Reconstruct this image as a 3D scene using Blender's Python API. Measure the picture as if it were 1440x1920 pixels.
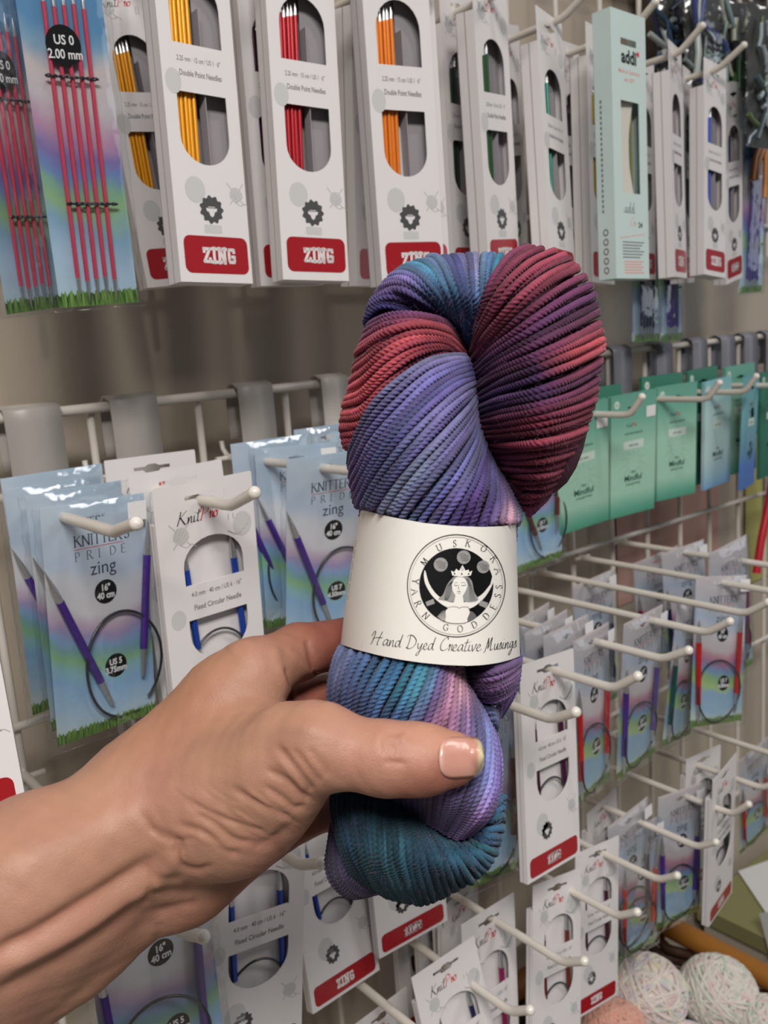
import bpy, bmesh, math, random
import numpy as np
from mathutils import Vector, Matrix
from mathutils.geometry import tessellate_polygon
for o in list(bpy.data.objects): bpy.data.objects.remove(o, do_unlink=True)
SC = bpy.context.scene
COL = SC.collection
random.seed(7); RNG = np.random.default_rng(7)

# ---------------------------------------------------------------- camera
F = 1700.0                                   # focal length in pixels of the 1440x1920 frame
PITCH, ROLL, AZ = math.radians(10.9), math.radians(4.15), math.radians(51.5)
CAM = np.array([0.0, -0.60, 1.5])            # 0.6 m in front of the wire grid
_v = np.array([math.cos(AZ)*math.cos(PITCH), math.sin(AZ)*math.cos(PITCH), -math.sin(PITCH)])
_r = np.cross(_v, [0, 0, 1.0]); _r /= np.linalg.norm(_r)
_u = np.cross(_r, _v)
RI = _r*math.cos(ROLL) - _u*math.sin(ROLL)
UI = _r*math.sin(ROLL) + _u*math.cos(ROLL)
VI = _v
def atd(x, y, z):
    """point at depth z (metres along the view axis) seen at picture position x, y"""
    return CAM + (VI + RI*(x-720)/F - UI*(y-960)/F)*z
def at(x, y, Y):
    """point on the vertical plane y = Y"""
    d = VI + RI*(x-720)/F - UI*(y-960)/F
    return CAM + d*((Y-CAM[1])/d[1])
def proj(P):
    d = np.asarray(P, float)-CAM
    z = d@VI
    return np.stack([720+F*(d@RI)/z, 960-F*(d@UI)/z], -1), z
cd = bpy.data.cameras.new('camera')
cam = bpy.data.objects.new('camera', cd); COL.objects.link(cam)
M = Matrix(((RI[0], UI[0], -VI[0], CAM[0]), (RI[1], UI[1], -VI[1], CAM[1]), (RI[2], UI[2], -VI[2], CAM[2]), (0, 0, 0, 1)))
cam.matrix_world = M
cd.sensor_fit = 'HORIZONTAL'; cd.sensor_width = 36.0; cd.lens = 36.0*F/1440
cd.clip_start = 0.01; cd.clip_end = 50
cd.dof.use_dof = True; cd.dof.focus_distance = 0.34; cd.dof.aperture_fstop = 28.0
SC.camera = cam

# ---------------------------------------------------------------- world, lights, exposure
w = bpy.data.worlds.new('shop_air'); SC.world = w; w.use_nodes = True
w.node_tree.nodes['Background'].inputs[0].default_value = (0.86, 0.90, 1.0, 1)
w.node_tree.nodes['Background'].inputs[1].default_value = 0.09
def area(name, loc, target, sx, sy, power, color):
    ld = bpy.data.lights.new(name, 'AREA'); ld.shape = 'RECTANGLE'; ld.size = sx; ld.size_y = sy
    ld.energy = power; ld.color = color
    o = bpy.data.objects.new(name, ld); COL.objects.link(o); o.location = loc
    o.rotation_euler = (Vector(target)-Vector(loc)).to_track_quat('-Z', 'Y').to_euler()
    return o
area('ceiling_light', (-0.5, -1.45, 2.6), (-0.5, -1.45, 0), 0.9, 0.45, 54, (1.0, 0.965, 0.93))
area('ceiling_light', (1.7, -1.4, 2.75), (1.7, -1.4, 0), 0.9, 0.45, 16, (1.0, 0.97, 0.95))
area('track_light', (0.35, -0.95, 2.7), (0.45, -0.1, 1.3), 0.05, 0.05, 2.5, (1.0, 0.93, 0.84))
area('shop_window_light', (3.9, -2.6, 1.9), (0.3, -0.3, 1.4), 1.6, 1.6, 10, (0.82, 0.90, 1.0))
SC.view_settings.view_transform = 'Standard'; SC.view_settings.look = 'None'
SC.view_settings.exposure = -0.12; SC.view_settings.gamma = 1.0
SC.view_settings.use_curve_mapping = False

# ---------------------------------------------------------------- materials
def lin(c):
    c = np.array(c, float)/255.0
    return tuple(np.where(c <= 0.04045, c/12.92, ((c+0.055)/1.055)**2.4))
_mats = {}
def mat(name, rgb=(200, 200, 200), rough=0.5, metal=0.0, spec=0.5, bump=0.0, bscale=400.0, coat=0.0, sss=0.0):
    if name in _mats: return _mats[name]
    m = bpy.data.materials.new(name); m.use_nodes = True
    nt = m.node_tree; b = nt.nodes['Principled BSDF']
    b.inputs['Base Color'].default_value = (*lin(rgb), 1)
    b.inputs['Roughness'].default_value = rough; b.inputs['Metallic'].default_value = metal
    b.inputs['Specular IOR Level'].default_value = spec
    if coat: b.inputs['Coat Weight'].default_value = coat; b.inputs['Coat Roughness'].default_value = 0.08
    if sss:
        b.inputs['Subsurface Weight'].default_value = sss
        b.inputs['Subsurface Radius'].default_value = (1, 0.5, 0.3); b.inputs['Subsurface Scale'].default_value = 0.003
    # every surface gets a faint procedural mottling of its roughness and, if wanted, grain
    tc = nt.nodes.new('ShaderNodeTexCoord'); nz = nt.nodes.new('ShaderNodeTexNoise')
    nz.inputs['Scale'].default_value = bscale; nt.links.new(tc.outputs['Object'], nz.inputs['Vector'])
    mr = nt.nodes.new('ShaderNodeMapRange'); mr.inputs['To Min'].default_value = max(0, rough-0.02); mr.inputs['To Max'].default_value = min(1, rough+0.02)
    nt.links.new(nz.outputs['Fac'], mr.inputs['Value']); nt.links.new(mr.outputs['Result'], b.inputs['Roughness'])
    if bump:
        bp = nt.nodes.new('ShaderNodeBump'); bp.inputs['Strength'].default_value = bump; bp.inputs['Distance'].default_value = 0.001
        nt.links.new(nz.outputs['Fac'], bp.inputs['Height']); nt.links.new(bp.outputs['Normal'], b.inputs['Normal'])
    _mats[name] = m
    return m
def pale(st, k): return [(p, tuple(c_*(1-k)+236*k for c_ in c)) for p, c in st]
def ramp_mat(name, stops, H, arc=0.0, wob=0.06, rough=0.45, grass=False):
    """printed card whose colour runs down its height: stops = [(fraction from the top, rgb)]"""
    if name in _mats: return _mats[name]
    m = bpy.data.materials.new(name); m.use_nodes = True
    nt = m.node_tree; N = nt.nodes.new; Lk = nt.links.new; b = nt.nodes['Principled BSDF']
    tc = N('ShaderNodeTexCoord'); sp = N('ShaderNodeSeparateXYZ'); Lk(tc.outputs['Object'], sp.inputs[0])
    def math_(op, a, bb):
        n = N('ShaderNodeMath'); n.operation = op
        for i, q in enumerate((a, bb)):
            if isinstance(q, (int, float)): n.inputs[i].default_value = q
            else: Lk(q, n.inputs[i])
        return n.outputs[0]
    v = math_('MULTIPLY', sp.outputs['Z'], -1.0/H)
    x2 = math_('SUBTRACT', sp.outputs['X'], 0.004); x2 = math_('MULTIPLY', x2, x2)
    v = math_('SUBTRACT', v, math_('MULTIPLY', x2, -arc))
    v = math_('ADD', v, math_('MULTIPLY', sp.outputs['X'], -0.6)) if arc else v
    nz = N('ShaderNodeTexNoise'); nz.inputs['Scale'].default_value = 38; nz.inputs['Detail'].default_value = 3
    Lk(tc.outputs['Object'], nz.inputs['Vector'])
    v = math_('ADD', v, math_('MULTIPLY', math_('SUBTRACT', nz.outputs['Fac'], 0.5), wob*2))
    cr = N('ShaderNodeValToRGB'); e = cr.color_ramp.elements
    while len(e) > 1: e.remove(e[-1])
    e[0].position = stops[0][0]; e[0].color = (*lin(stops[0][1]), 1)
    for p, c in stops[1:]:
        k = e.new(p); k.color = (*lin(c), 1)
    Lk(v, cr.inputs[0]); out = cr.outputs[0]
    if grass:
        mp = N('ShaderNodeMapping'); mp.inputs['Scale'].default_value = (900, 900, 60); Lk(tc.outputs['Object'], mp.inputs[0])
        g = N('ShaderNodeTexNoise'); g.inputs['Scale'].default_value = 1.0; g.inputs['Detail'].default_value = 1; Lk(mp.outputs[0], g.inputs['Vector'])
        vv = math_('MULTIPLY', sp.outputs['Z'], -1.0/H)
        thr = math_('ADD', 0.985, math_('MULTIPLY', g.outputs['Fac'], -0.0085/H))
        f = math_('GREATER_THAN', vv, thr)
        mx = N('ShaderNodeMix'); mx.data_type = 'RGBA'; Lk(f, mx.inputs[0]); Lk(out, mx.inputs[6])
        gr = N('ShaderNodeValToRGB'); gr.color_ramp.elements[0].color = (*lin((38, 70, 30)), 1); gr.color_ramp.elements[1].color = (*lin((130, 170, 80)), 1)
        gr.color_ramp.elements[0].position = .35; gr.color_ramp.elements[1].position = .7
        Lk(g.outputs['Fac'], gr.inputs[0]); Lk(gr.outputs[0], mx.inputs[7]); out = mx.outputs[2]
    Lk(out, b.inputs['Base Color']); b.inputs['Roughness'].default_value = rough
    _mats[name] = m
    return m
def film_mat(name, tint=(250, 252, 253), gloss=0.09, rough=0.12, bump=0.5, scale=55):
    """clear cellophane: mostly see-through with a wrinkled shine"""
    if name in _mats: return _mats[name]
    m = bpy.data.materials.new(name); m.use_nodes = True
    nt = m.node_tree; N = nt.nodes.new; Lk = nt.links.new
    nt.nodes.remove(nt.nodes['Principled BSDF']); out = nt.nodes['Material Output']
    tr = N('ShaderNodeBsdfTransparent'); tr.inputs[0].default_value = (*lin(tint), 1)
    gl = N('ShaderNodeBsdfGlossy'); gl.inputs['Roughness'].default_value = rough; gl.inputs[0].default_value = (1, 1, 1, 1)
    tc = N('ShaderNodeTexCoord'); nz = N('ShaderNodeTexNoise'); nz.inputs['Scale'].default_value = scale; nz.inputs['Detail'].default_value = 2
    Lk(tc.outputs['Object'], nz.inputs['Vector'])
    bp = N('ShaderNodeBump'); bp.inputs['Strength'].default_value = bump; bp.inputs['Distance'].default_value = 0.004
    Lk(nz.outputs['Fac'], bp.inputs['Height']); Lk(bp.outputs[0], gl.inputs['Normal'])
    lw = N('ShaderNodeLayerWeight'); lw.inputs['Blend'].default_value = 0.25
    mr = N('ShaderNodeMapRange'); mr.inputs['To Min'].default_value = gloss*0.35; mr.inputs['To Max'].default_value = min(1, gloss*5)
    Lk(lw.outputs['Facing'], mr.inputs['Value'])
    mx = N('ShaderNodeMixShader'); Lk(mr.outputs[0], mx.inputs[0]); Lk(tr.outputs[0], mx.inputs[1]); Lk(gl.outputs[0], mx.inputs[2])
    Lk(mx.outputs[0], out.inputs[0])
    _mats[name] = m
    return m
WHITE = mat('white_card', (222, 217, 216), 0.55, bump=0.05, bscale=900)
TRAY = mat('shaded_inner_card', (158, 152, 156), 0.6)  # inside of the white boxes, window shade put into the grey
RED = mat('red_print', (160, 28, 36), 0.28, spec=0.6)
DARK = mat('dark_grey_print', (72, 71, 70), 0.5)
BLACK = mat('black_print', (12, 12, 13), 0.5, spec=0.2)
GREY = mat('pale_grey_print', (198, 196, 195), 0.55)
GREY2 = mat('mid_grey_print', (165, 163, 163), 0.55)
TEXTG = mat('grey_text_print', (112, 108, 110), 0.5)
REDT = mat('red_text_print', (206, 40, 52), 0.45)
PINKT = mat('salmon_text_print', (226, 150, 140), 0.5)
STICK = mat('white_sticker', (232, 230, 230), 0.5)
SILVER = mat('brushed_needle_metal', (205, 205, 205), 0.28, metal=0.85)
CABLE = mat('black_cable', (40, 42, 48), 0.3, spec=0.7)
HOOKM = mat('white_coated_wire', (214, 206, 196), 0.35, coat=0.2)
CREAM = mat('cream_coated_steel', (205, 196, 186), 0.4)
MINT = mat('mint_card', (196, 214, 210), 0.5)
FILM = film_mat('clear_film')
def needle_mat(key, rgb): return mat('painted_needle_'+key, rgb, 0.32, metal=0.25, spec=0.6)
NEED = dict(yellow=(232, 158, 10), red=(178, 14, 32), orange=(232, 128, 30), green=(44, 84, 44), teal=(0, 118, 100), blue=(28, 66, 160),
            lime=(190, 160, 10), purple=(76, 44, 140), magenta=(140, 20, 80), brown=(112, 44, 30), darkgreen=(30, 52, 34), plum=(70, 20, 50),
            pink=(214, 74, 98), scarlet=(196, 36, 36), navy=(26, 30, 80), pine=(18, 84, 76), grey=(95, 88, 88), coral=(210, 64, 56))

# ---------------------------------------------------------------- mesh builder
class MB:
    def __init__(s): s.v = []; s.f = []; s.m = []; s.sm = []
    def add(s, vs, fs, mi=0, smooth=False):
        o = len(s.v); s.v.extend([tuple(map(float, p)) for p in vs])
        for f in fs: s.f.append(tuple(int(i)+o for i in f)); s.m.append(mi); s.sm.append(smooth)
    def box(s, x0, x1, y0, y1, z0, z1, mi=0, T=None):
        vs = [(x, y, z) for z in (z0, z1) for y in (y0, y1) for x in (x0, x1)]
        if T: vs = [T(p) for p in vs]
        s.add(vs, [(0, 2, 3, 1), (4, 5, 7, 6), (0, 1, 5, 4), (2, 6, 7, 3), (0, 4, 6, 2), (1, 3, 7, 5)], mi)
    def tube(s, pts, r, seg=8, mi=0, cap=True):
        P = np.array(pts, float); n = len(P)
        rr = np.full(n, r, float) if np.isscalar(r) else np.array(r, float)
        T = np.gradient(P, axis=0); T /= np.linalg.norm(T, axis=1)[:, None]+1e-12
        a = np.array([0, 0, 1.0]) if abs(T[0, 2]) < .9 else np.array([1.0, 0, 0])
        U = np.cross(T[0], a); U /= np.linalg.norm(U); vs = []
        for i in range(n):
            U = U-T[i]*(U@T[i]); U /= np.linalg.norm(U); W = np.cross(T[i], U)
            for k in range(seg):
                t = 2*math.pi*k/seg; vs.append(P[i]+rr[i]*(U*math.cos(t)+W*math.sin(t)))
        fs = [(i*seg+k, i*seg+(k+1) % seg, (i+1)*seg+(k+1) % seg, (i+1)*seg+k) for i in range(n-1) for k in range(seg)]
        s.add(vs, fs, mi, True)
        if cap: s.add(vs[:seg], [tuple(range(seg))[::-1]], mi, True); s.add(vs[-seg:], [tuple(range(seg))], mi, True)
    def panel(s, loops, y0, t, mi=0, mb=None):
        """flat sheet in the xz plane (front at y0, thickness t) with holes"""
        pl = [[Vector((x, 0, z)) for x, z in lp] for lp in loops]
        tris = tessellate_polygon(pl); flat = [p for lp in loops for p in lp]
        A = [(x, y0, z) for x, z in flat]; B = [(x, y0+t, z) for x, z in flat]; ft = []
        for a, b, c in tris:
            pa, pb, pc = flat[a], flat[b], flat[c]
            ar = (pb[0]-pa[0])*(pc[1]-pa[1])-(pb[1]-pa[1])*(pc[0]-pa[0])
            ft.append((a, b, c) if ar > 0 else (a, c, b))
        s.add(A, ft, mi); s.add(B, [f[::-1] for f in ft], mi if mb is None else mb)
        k = 0
        for lp in loops:
            n = len(lp); vs = [A[k+i] for i in range(n)]+[B[k+i] for i in range(n)]
            s.add(vs, [(i, n+i, n+(i+1) % n, (i+1) % n) for i in range(n)], mi); k += n
    def mesh(s, name, mats):
        me = bpy.data.meshes.new(name); me.from_pydata(s.v, [], s.f)
        for m in mats: me.materials.append(m)
        me.polygons.foreach_set('material_index', s.m); me.polygons.foreach_set('use_smooth', s.sm)
        me.validate(); me.update(); return me
    def build(s, name, mats, parent=None, loc=None):
        return link(name, s.mesh(name, mats), parent)
def link(name, me, parent=None, mw=None):
    o = bpy.data.objects.new(name, me); COL.objects.link(o)
    if parent is not None: o.parent = parent
    if mw is not None: o.matrix_world = mw
    return o
def tag(o, label=None, cat=None, group=None, kind=None):
    if label: o['label'] = label
    if cat: o['category'] = cat
    if group: o['group'] = group
    if kind: o['kind'] = kind
    return o
def empty(name, mw, label, cat, group=None):
    o = bpy.data.objects.new(name, None); COL.objects.link(o); o.empty_display_size = 0.01
    o.matrix_world = mw; return tag(o, label, cat, group)
def crom(pts, n=8, closed=False):
    P = np.array(pts, float); m = len(P); out = []
    if m < 3: return [P[0]+(P[1]-P[0])*t for t in np.linspace(0, 1, n+1)]
    rg = range(m) if closed else range(m-1)
    for i in rg:
        p1, p2 = P[i], P[(i+1) % m]
        p0 = P[(i-1) % m] if (closed or i > 0) else 2*p1-p2
        p3 = P[(i+2) % m] if (closed or i+2 < m) else 2*p2-p1
        for t in np.arange(n)/n:
            out.append(.5*((2*p1)+(-p0+p2)*t+(2*p0-5*p1+4*p2-p3)*t*t+(-p0+3*p1-3*p2+p3)*t**3))
    if not closed: out.append(P[-1])
    return out
def ell(cx, cz, rx, rz, n=32, a0=0, a1=360):
    full = abs(a1-a0) >= 360
    return [(cx+rx*math.cos(math.radians(a)), cz+rz*math.sin(math.radians(a))) for a in np.linspace(a0, a1, n, endpoint=not full)]
def rrect(x0, x1, z0, z1, r, n=5):
    o = []
    for cx, cz, a in ((x1-r, z1-r, 0), (x0+r, z1-r, 90), (x0+r, z0+r, 180), (x1-r, z0+r, 270)):
        for t in np.linspace(a, a+90, n): o.append((cx+r*math.cos(math.radians(t)), cz+r*math.sin(math.radians(t))))
    return o

# ---------------------------------------------------------------- printed artwork (flat ink laid a hair above its card)
_textcache = {}
def text_mesh(body, size, bold=0.0, xs=1.0):
    k = (body, size, bold, xs)
    if k in _textcache: return _textcache[k]
    cu = bpy.data.curves.new('t', 'FONT'); cu.body = body; cu.size = size; cu.offset = bold; cu.resolution_u = 3
    cu.align_x = 'CENTER'; cu.fill_mode = 'FRONT'
    o = bpy.data.objects.new('t', cu); COL.objects.link(o)
    dg = bpy.context.evaluated_depsgraph_get(); me = o.evaluated_get(dg).to_mesh()
    vs = [(v.co.x*xs, v.co.y) for v in me.vertices]; fs = [tuple(p.vertices) for p in me.polygons]
    o.evaluated_get(dg).to_mesh_clear(); bpy.data.objects.remove(o); bpy.data.curves.remove(cu)
    _textcache[k] = (vs, fs); return vs, fs
class Art:
    """2D ink in millimetres; x right, z up. f maps (x, z, layer) to 3D"""
    def __init__(s, mb, f, step=0.00012): s.mb = mb; s.f = f
    def raw(s, vs, fs, mi, lay):
        g = []
        for f in fs:
            if len(f) >= 3:
                a, b, c = vs[f[0]], vs[f[1]], vs[f[2]]
                ar = (b[0]-a[0])*(c[1]-a[1])-(b[1]-a[1])*(c[0]-a[0])
                g.append(f if ar > 0 else tuple(f)[::-1])
        s.mb.add([s.f(x, z, lay) for x, z in vs], g, mi)
    def poly(s, loops, mi, lay=1):
        if not isinstance(loops[0][0], (tuple, list, np.ndarray)): loops = [loops]
        tr = tessellate_polygon([[Vector((p[0], p[1], 0)) for p in lp] for lp in loops])
        s.raw([tuple(p) for lp in loops for p in lp], tr, mi, lay)
    def stroke(s, pts, w, mi, lay=1, closed=False, nib=None, taper=False):
        P = np.array(pts, float); n = len(P)
        if n < 2: return
        T = np.roll(P, -1, 0)-np.roll(P, 1, 0) if closed else np.gradient(P, axis=0)
        T /= np.linalg.norm(T, axis=1)[:, None]+1e-9; Nn = np.stack([-T[:, 1], T[:, 0]], 1)
        ww = np.full(n, w/2.0)
        if nib is not None: ww = ww*(0.28+0.72*np.abs(T[:, 0]*math.sin(nib)-T[:, 1]*math.cos(nib)))
        if taper: ww = ww*np.clip(np.minimum(np.arange(n), np.arange(n)[::-1])/(n*0.18)+.35, 0, 1)
        A = P+Nn*ww[:, None]; B = P-Nn*ww[:, None]; vs = [tuple(q) for q in np.concatenate([A, B])]
        r = range(n) if closed else range(n-1)
        s.raw(vs, [(n+i, n+(i+1) % n, (i+1) % n, i) for i in r], mi, lay)
    def text(s, body, x, z, size, mi, lay=1, bold=0.0, xs=1.0, rot=0.0):
        vs, fs = text_mesh(body, size, bold, xs); c, sn = math.cos(rot), math.sin(rot)
        s.raw([(x+c*a-sn*b, z+sn*a+c*b) for a, b in vs], fs, mi, lay)
def flat_map(y0=0.0):
    return lambda x, z, lay: (x*0.001, y0-0.00008*lay, z*0.001)
# stroke alphabets ------------------------------------------------
SERIF = {  # caps, height 1; width
 'A': (.8, [[(0, 0), (.4, 1), (.8, 0)], [(.16, .38), (.64, .38)]], [(0, 0), (.8, 0)]),
 'D': (.8, [[(.12, 0), (.12, 1)], [(.12, 1), (.45, .98), (.7, .75), (.74, .5), (.7, .25), (.45, .02), (.12, 0)]], []),
 'E': (.65, [[(.12, 0), (.12, 1)], [(.12, 1), (.6, 1)], [(.12, .52), (.5, .52)], [(.12, 0), (.62, 0)]], []),
 'G': (.82, [[(.7, .8), (.55, .97), (.35, .98), (.1, .75), (.06, .5), (.12, .2), (.4, 0), (.6, .05), (.72, .2), (.72, .42)], [(.5, .42), (.82, .42)]], []),
 'I': (.3, [[(.15, 0), (.15, 1)]], [(.15, 0), (.15, 1)]),
 'K': (.78, [[(.12, 0), (.12, 1)], [(.66, 1), (.12, .48)], [(.28, .62), (.72, 0)]], [(.12, 0), (.12, 1), (.72, 0)]),
 'M': (1.0, [[(.12, 0), (.16, 1)], [(.16, 1), (.5, .1)], [(.5, .1), (.84, 1)], [(.84, 1), (.88, 0)]], [(.12, 0), (.88, 0)]),
 'N': (.85, [[(.12, 0), (.12, 1)], [(.12, 1), (.72, 0)], [(.72, 0), (.72, 1)]], [(.12, 0), (.72, 1)]),
 'O': (.86, [[(.43, 1), (.15, .85), (.06, .5), (.15, .15), (.43, 0), (.71, .15), (.8, .5), (.71, .85), (.43, 1)]], []),
 'P': (.68, [[(.12, 0), (.12, 1)], [(.12, 1), (.45, .98), (.58, .76), (.45, .52), (.12, .5)]], [(.12, 0)]),
 'R': (.75, [[(.12, 0), (.12, 1)], [(.12, 1), (.45, .98), (.56, .77), (.45, .55), (.12, .52)], [(.34, .52), (.72, 0)]], [(.12, 0), (.72, 0)]),
 'S': (.6, [[(.5, .82), (.38, .98), (.18, .95), (.1, .76), (.2, .6), (.42, .44), (.5, .25), (.4, .04), (.18, .02), (.06, .2)]], []),
 'T': (.74, [[(.37, 0), (.37, 1)], [(.04, 1), (.7, 1)]], [(.37, 0)]),
 'U': (.82, [[(.12, 1), (.12, .3), (.25, .04), (.42, 0), (.6, .06), (.7, .3), (.7, 1)]], [(.12, 1), (.7, 1)]),
 'Y': (.76, [[(.02, 1), (.38, .48)], [(.72, 1), (.38, .48)], [(.38, .48), (.38, 0)]], [(.38, 0), (.04, 1), (.7, 1)]),
 "'": (.25, [[(.12, 1), (.1, .78)]], []),
}
def serif_char(ch): return SERIF[ch]
def serif(art, body, x, z, h, mi, lay=1, sp=0.1, w=0.1, f=None):
    """one line, left edge x; returns right edge"""
    for ch in body:
        if ch == ' ': x += h*.4; continue
        wd, st, sf = SERIF[ch]
        for s_ in st:
            q = [(x+a*h, z+b*h) for a, b in s_]
            if len(q) > 2 and ch not in 'AM': q = [tuple(p) for p in crom(q, 4)]
            art.stroke(q, w*h, mi, lay, nib=0.35)
        for a, b in sf: art.stroke([(x+(a-.11)*h, z+b*h), (x+(a+.11)*h, z+b*h)], w*h*.45, mi, lay)
        x += (wd+sp)*h
    return x
SCRIPT = {  # handwritten, x height 1, ascender 2
 'H': (1.9, [[(-.1, 1.2), (.2, 1.9), (.35, 1.95), (.4, 1.6), (.1, .2), (-.15, -.1)], [(1.5, 2.1), (1.2, 1.2), (.95, .1), (1.1, -.05)], [(.1, .8), (.7, 1.05), (1.6, 1.15)]]),
 'a': (1.0, [[(.75, .85), (.5, 1.0), (.2, .75), (.05, .3), (.2, 0), (.45, .15), (.7, .6), (.8, .95), (.7, .3), (.8, .02), (1.0, .15)]]),
 'n': (1.05, [[(.05, .9), (.15, .8), (.1, 0), (.3, .6), (.55, .95), (.68, .8), (.65, .2), (.75, 0), (1.05, .2)]]),
 'd': (1.1, [[(.7, .85), (.45, 1.0), (.15, .7), (.05, .3), (.2, 0), (.5, .2), (.75, .9), (1.0, 2.0), (.75, .6), (.78, .05), (1.05, .15)]]),
 'D': (1.9, [[(.45, 2.0), (.4, 1.2), (.2, .1), (.05, 0)], [(-.1, 1.75), (.3, 2.05), (.9, 1.95), (1.45, 1.4), (1.45, .7), (1.0, .15), (.4, -.05), (.0, .15)]]),
 'y': (1.0, [[(.05, .9), (.1, .3), (.3, .05), (.55, .4), (.75, .95), (.6, .1), (.35, -.8), (.05, -1.0), (.0, -.75), (.4, -.3), (.95, .2)]]),
 'e': (.85, [[(.1, .4), (.45, .55), (.55, .8), (.4, 1.0), (.15, .75), (.05, .3), (.25, 0), (.55, .05), (.85, .3)]]),
 'C': (1.4, [[(1.15, 1.7), (1.1, 2.0), (.8, 2.0), (.35, 1.5), (.1, .8), (.2, .2), (.55, 0), (1.0, .15), (1.3, .4)]]),
 'r': (.75, [[(.05, .7), (.2, 1.05), (.22, .85), (.15, 0)], [(.2, .5), (.4, .9), (.65, .95)], [(.6, .9), (.55, .2), (.75, .1)]]),
 't': (.7, [[(.45, 1.8), (.2, .5), (.2, .05), (.4, 0), (.7, .2)], [(-.05, 1.2), (.75, 1.35)]]),
 'i': (.55, [[(.15, .95), (.1, .2), (.25, 0), (.55, .2)], [(.22, 1.4), (.27, 1.48)]]),
 'v': (.85, [[(.05, .95), (.2, .1), (.3, 0), (.6, .6), (.65, 1.0), (.85, .95)]]),
 'M': (2.1, [[(-.2, -.35), (.1, 0), (.45, 1.2), (.6, 1.9), (.65, .9), (.62, .3), (1.1, 1.5), (1.35, 1.95), (1.25, 1.0), (1.2, .2), (1.35, 0), (1.7, .25)]]),
 'u': (1.05, [[(.1, .95), (.05, .3), (.2, 0), (.5, .25), (.75, .95), (.68, .2), (.8, 0), (1.05, .2)]]),
 's': (.8, [[(.05, .2), (.4, 1.05), (.5, .6), (.55, .15), (.3, -.02), (.1, .1)], [(.5, .1), (.8, .25)]]),
 'g': (.95, [[(.7, .85), (.45, 1.0), (.15, .7), (.1, .3), (.3, .1), (.6, .5), (.75, .95), (.6, -.2), (.3, -1.0), (.05, -.9), (.3, -.4), (.95, .2)]]),
 'K': (1.7, [[(.5, 2.0), (.3, 1.1), (-.1, -.1)], [(1.5, 2.0), (.9, 1.5), (.3, .95)], [(.45, 1.05), (.9, .4), (1.25, -.05), (1.6, .15)]]),
 'P': (1.55, [[(.55, 1.7), (.3, .8), (.1, -.1)], [(-.1, 1.3), (.3, 1.95), (.95, 2.0), (1.35, 1.6), (1.1, 1.1), (.5, .85)]]),
 'o': (.85, [[(.5, 1.0), (.15, .8), (.05, .3), (.3, 0), (.6, .2), (.65, .7), (.45, 1.0), (.55, .8), (.9, .85)]]),
}
def script(art, body, x, z, h, mi, w=.14, lay=1, slope=0.0, slant=.12, curve=None, xs=1.0):
    """handwriting; h = x height; curve(x) gives the baseline"""
    for ch in body:
        if ch == ' ': x += h*.75*xs; continue
        wd, st = SCRIPT[ch]
        for s_ in st:
            q = [tuple(p) for p in crom(s_, 6)]
            pts = []
            for a, b in q:
                X = x+(a+b*slant)*h*xs; pts.append((X, z+b*h+slope*(X)+(curve(X) if curve else 0)))
            art.stroke(pts, w*h, mi, lay, nib=0.5)
        x += wd*h*xs*.97
    return x
SLAB = {'Z': (.72, [[(.05, .9), (.62, .9), (.1, .1), (.66, .1)], [(.12, .95), (.12, .7)], [(.62, .05), (.62, .3)]]),
        'I': (.45, [[(.22, 0), (.22, 1)], [(.02, .08), (.42, .08)], [(.02, .92), (.42, .92)]]),
        'N': (.85, [[(.18, 0), (.18, 1)], [(.2, .95), (.64, .05)], [(.66, 0), (.66, 1)], [(0, .08), (.36, .08)], [(0, .92), (.3, .92)], [(.5, .92), (.84, .92)]]),
        'G': (.75, [[(.6, .72), (.58, .9), (.2, .9), (.14, .75), (.14, .25), (.2, .1), (.58, .1), (.62, .25), (.62, .45), (.4, .45)]])}
def slab(art, body, xc, z, h, mi, lay=2, xs=.8):
    tot = sum(SLAB[c][0]+.08 for c in body)*h*xs; x = xc-tot/2
    for c in body:
        wd, st = SLAB[c]
        for s_ in st:
            for a, b in zip(s_[:-1], s_[1:]):
                d = np.array([(b[0]-a[0])*xs, b[1]-a[1]]); d = d/np.linalg.norm(d)*.06
                art.stroke([(x+a[0]*h*xs-d[0]*h, z+a[1]*h-d[1]*h), (x+b[0]*h*xs+d[0]*h, z+b[1]*h+d[1]*h)], .2*h, mi, lay)
        x += (wd+.08)*h*xs
def emblem(art, x, z, r, dk, wh):
    art.poly([(x+r*(1+.09*math.cos(11*t))*math.cos(t), z+r*1.05*(1+.09*math.cos(11*t))*math.sin(t)) for t in np.linspace(0, 2*math.pi, 110, endpoint=False)], dk, 1)
    f = [(-.5, .12), (-.45, -.12), (-.25, -.2), (-.18, -.45), (0, -.6), (.18, -.45), (.25, -.2), (.45, -.12), (.5, .12), (.25, .1), (-.25, .1)]
    art.poly([(x+a*r, z+b*r) for a, b in f], wh, 2)
    art.stroke([(x-.3*r, z+.2*r), (x+.3*r, z+.2*r)], .06*r, wh, 2)
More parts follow.
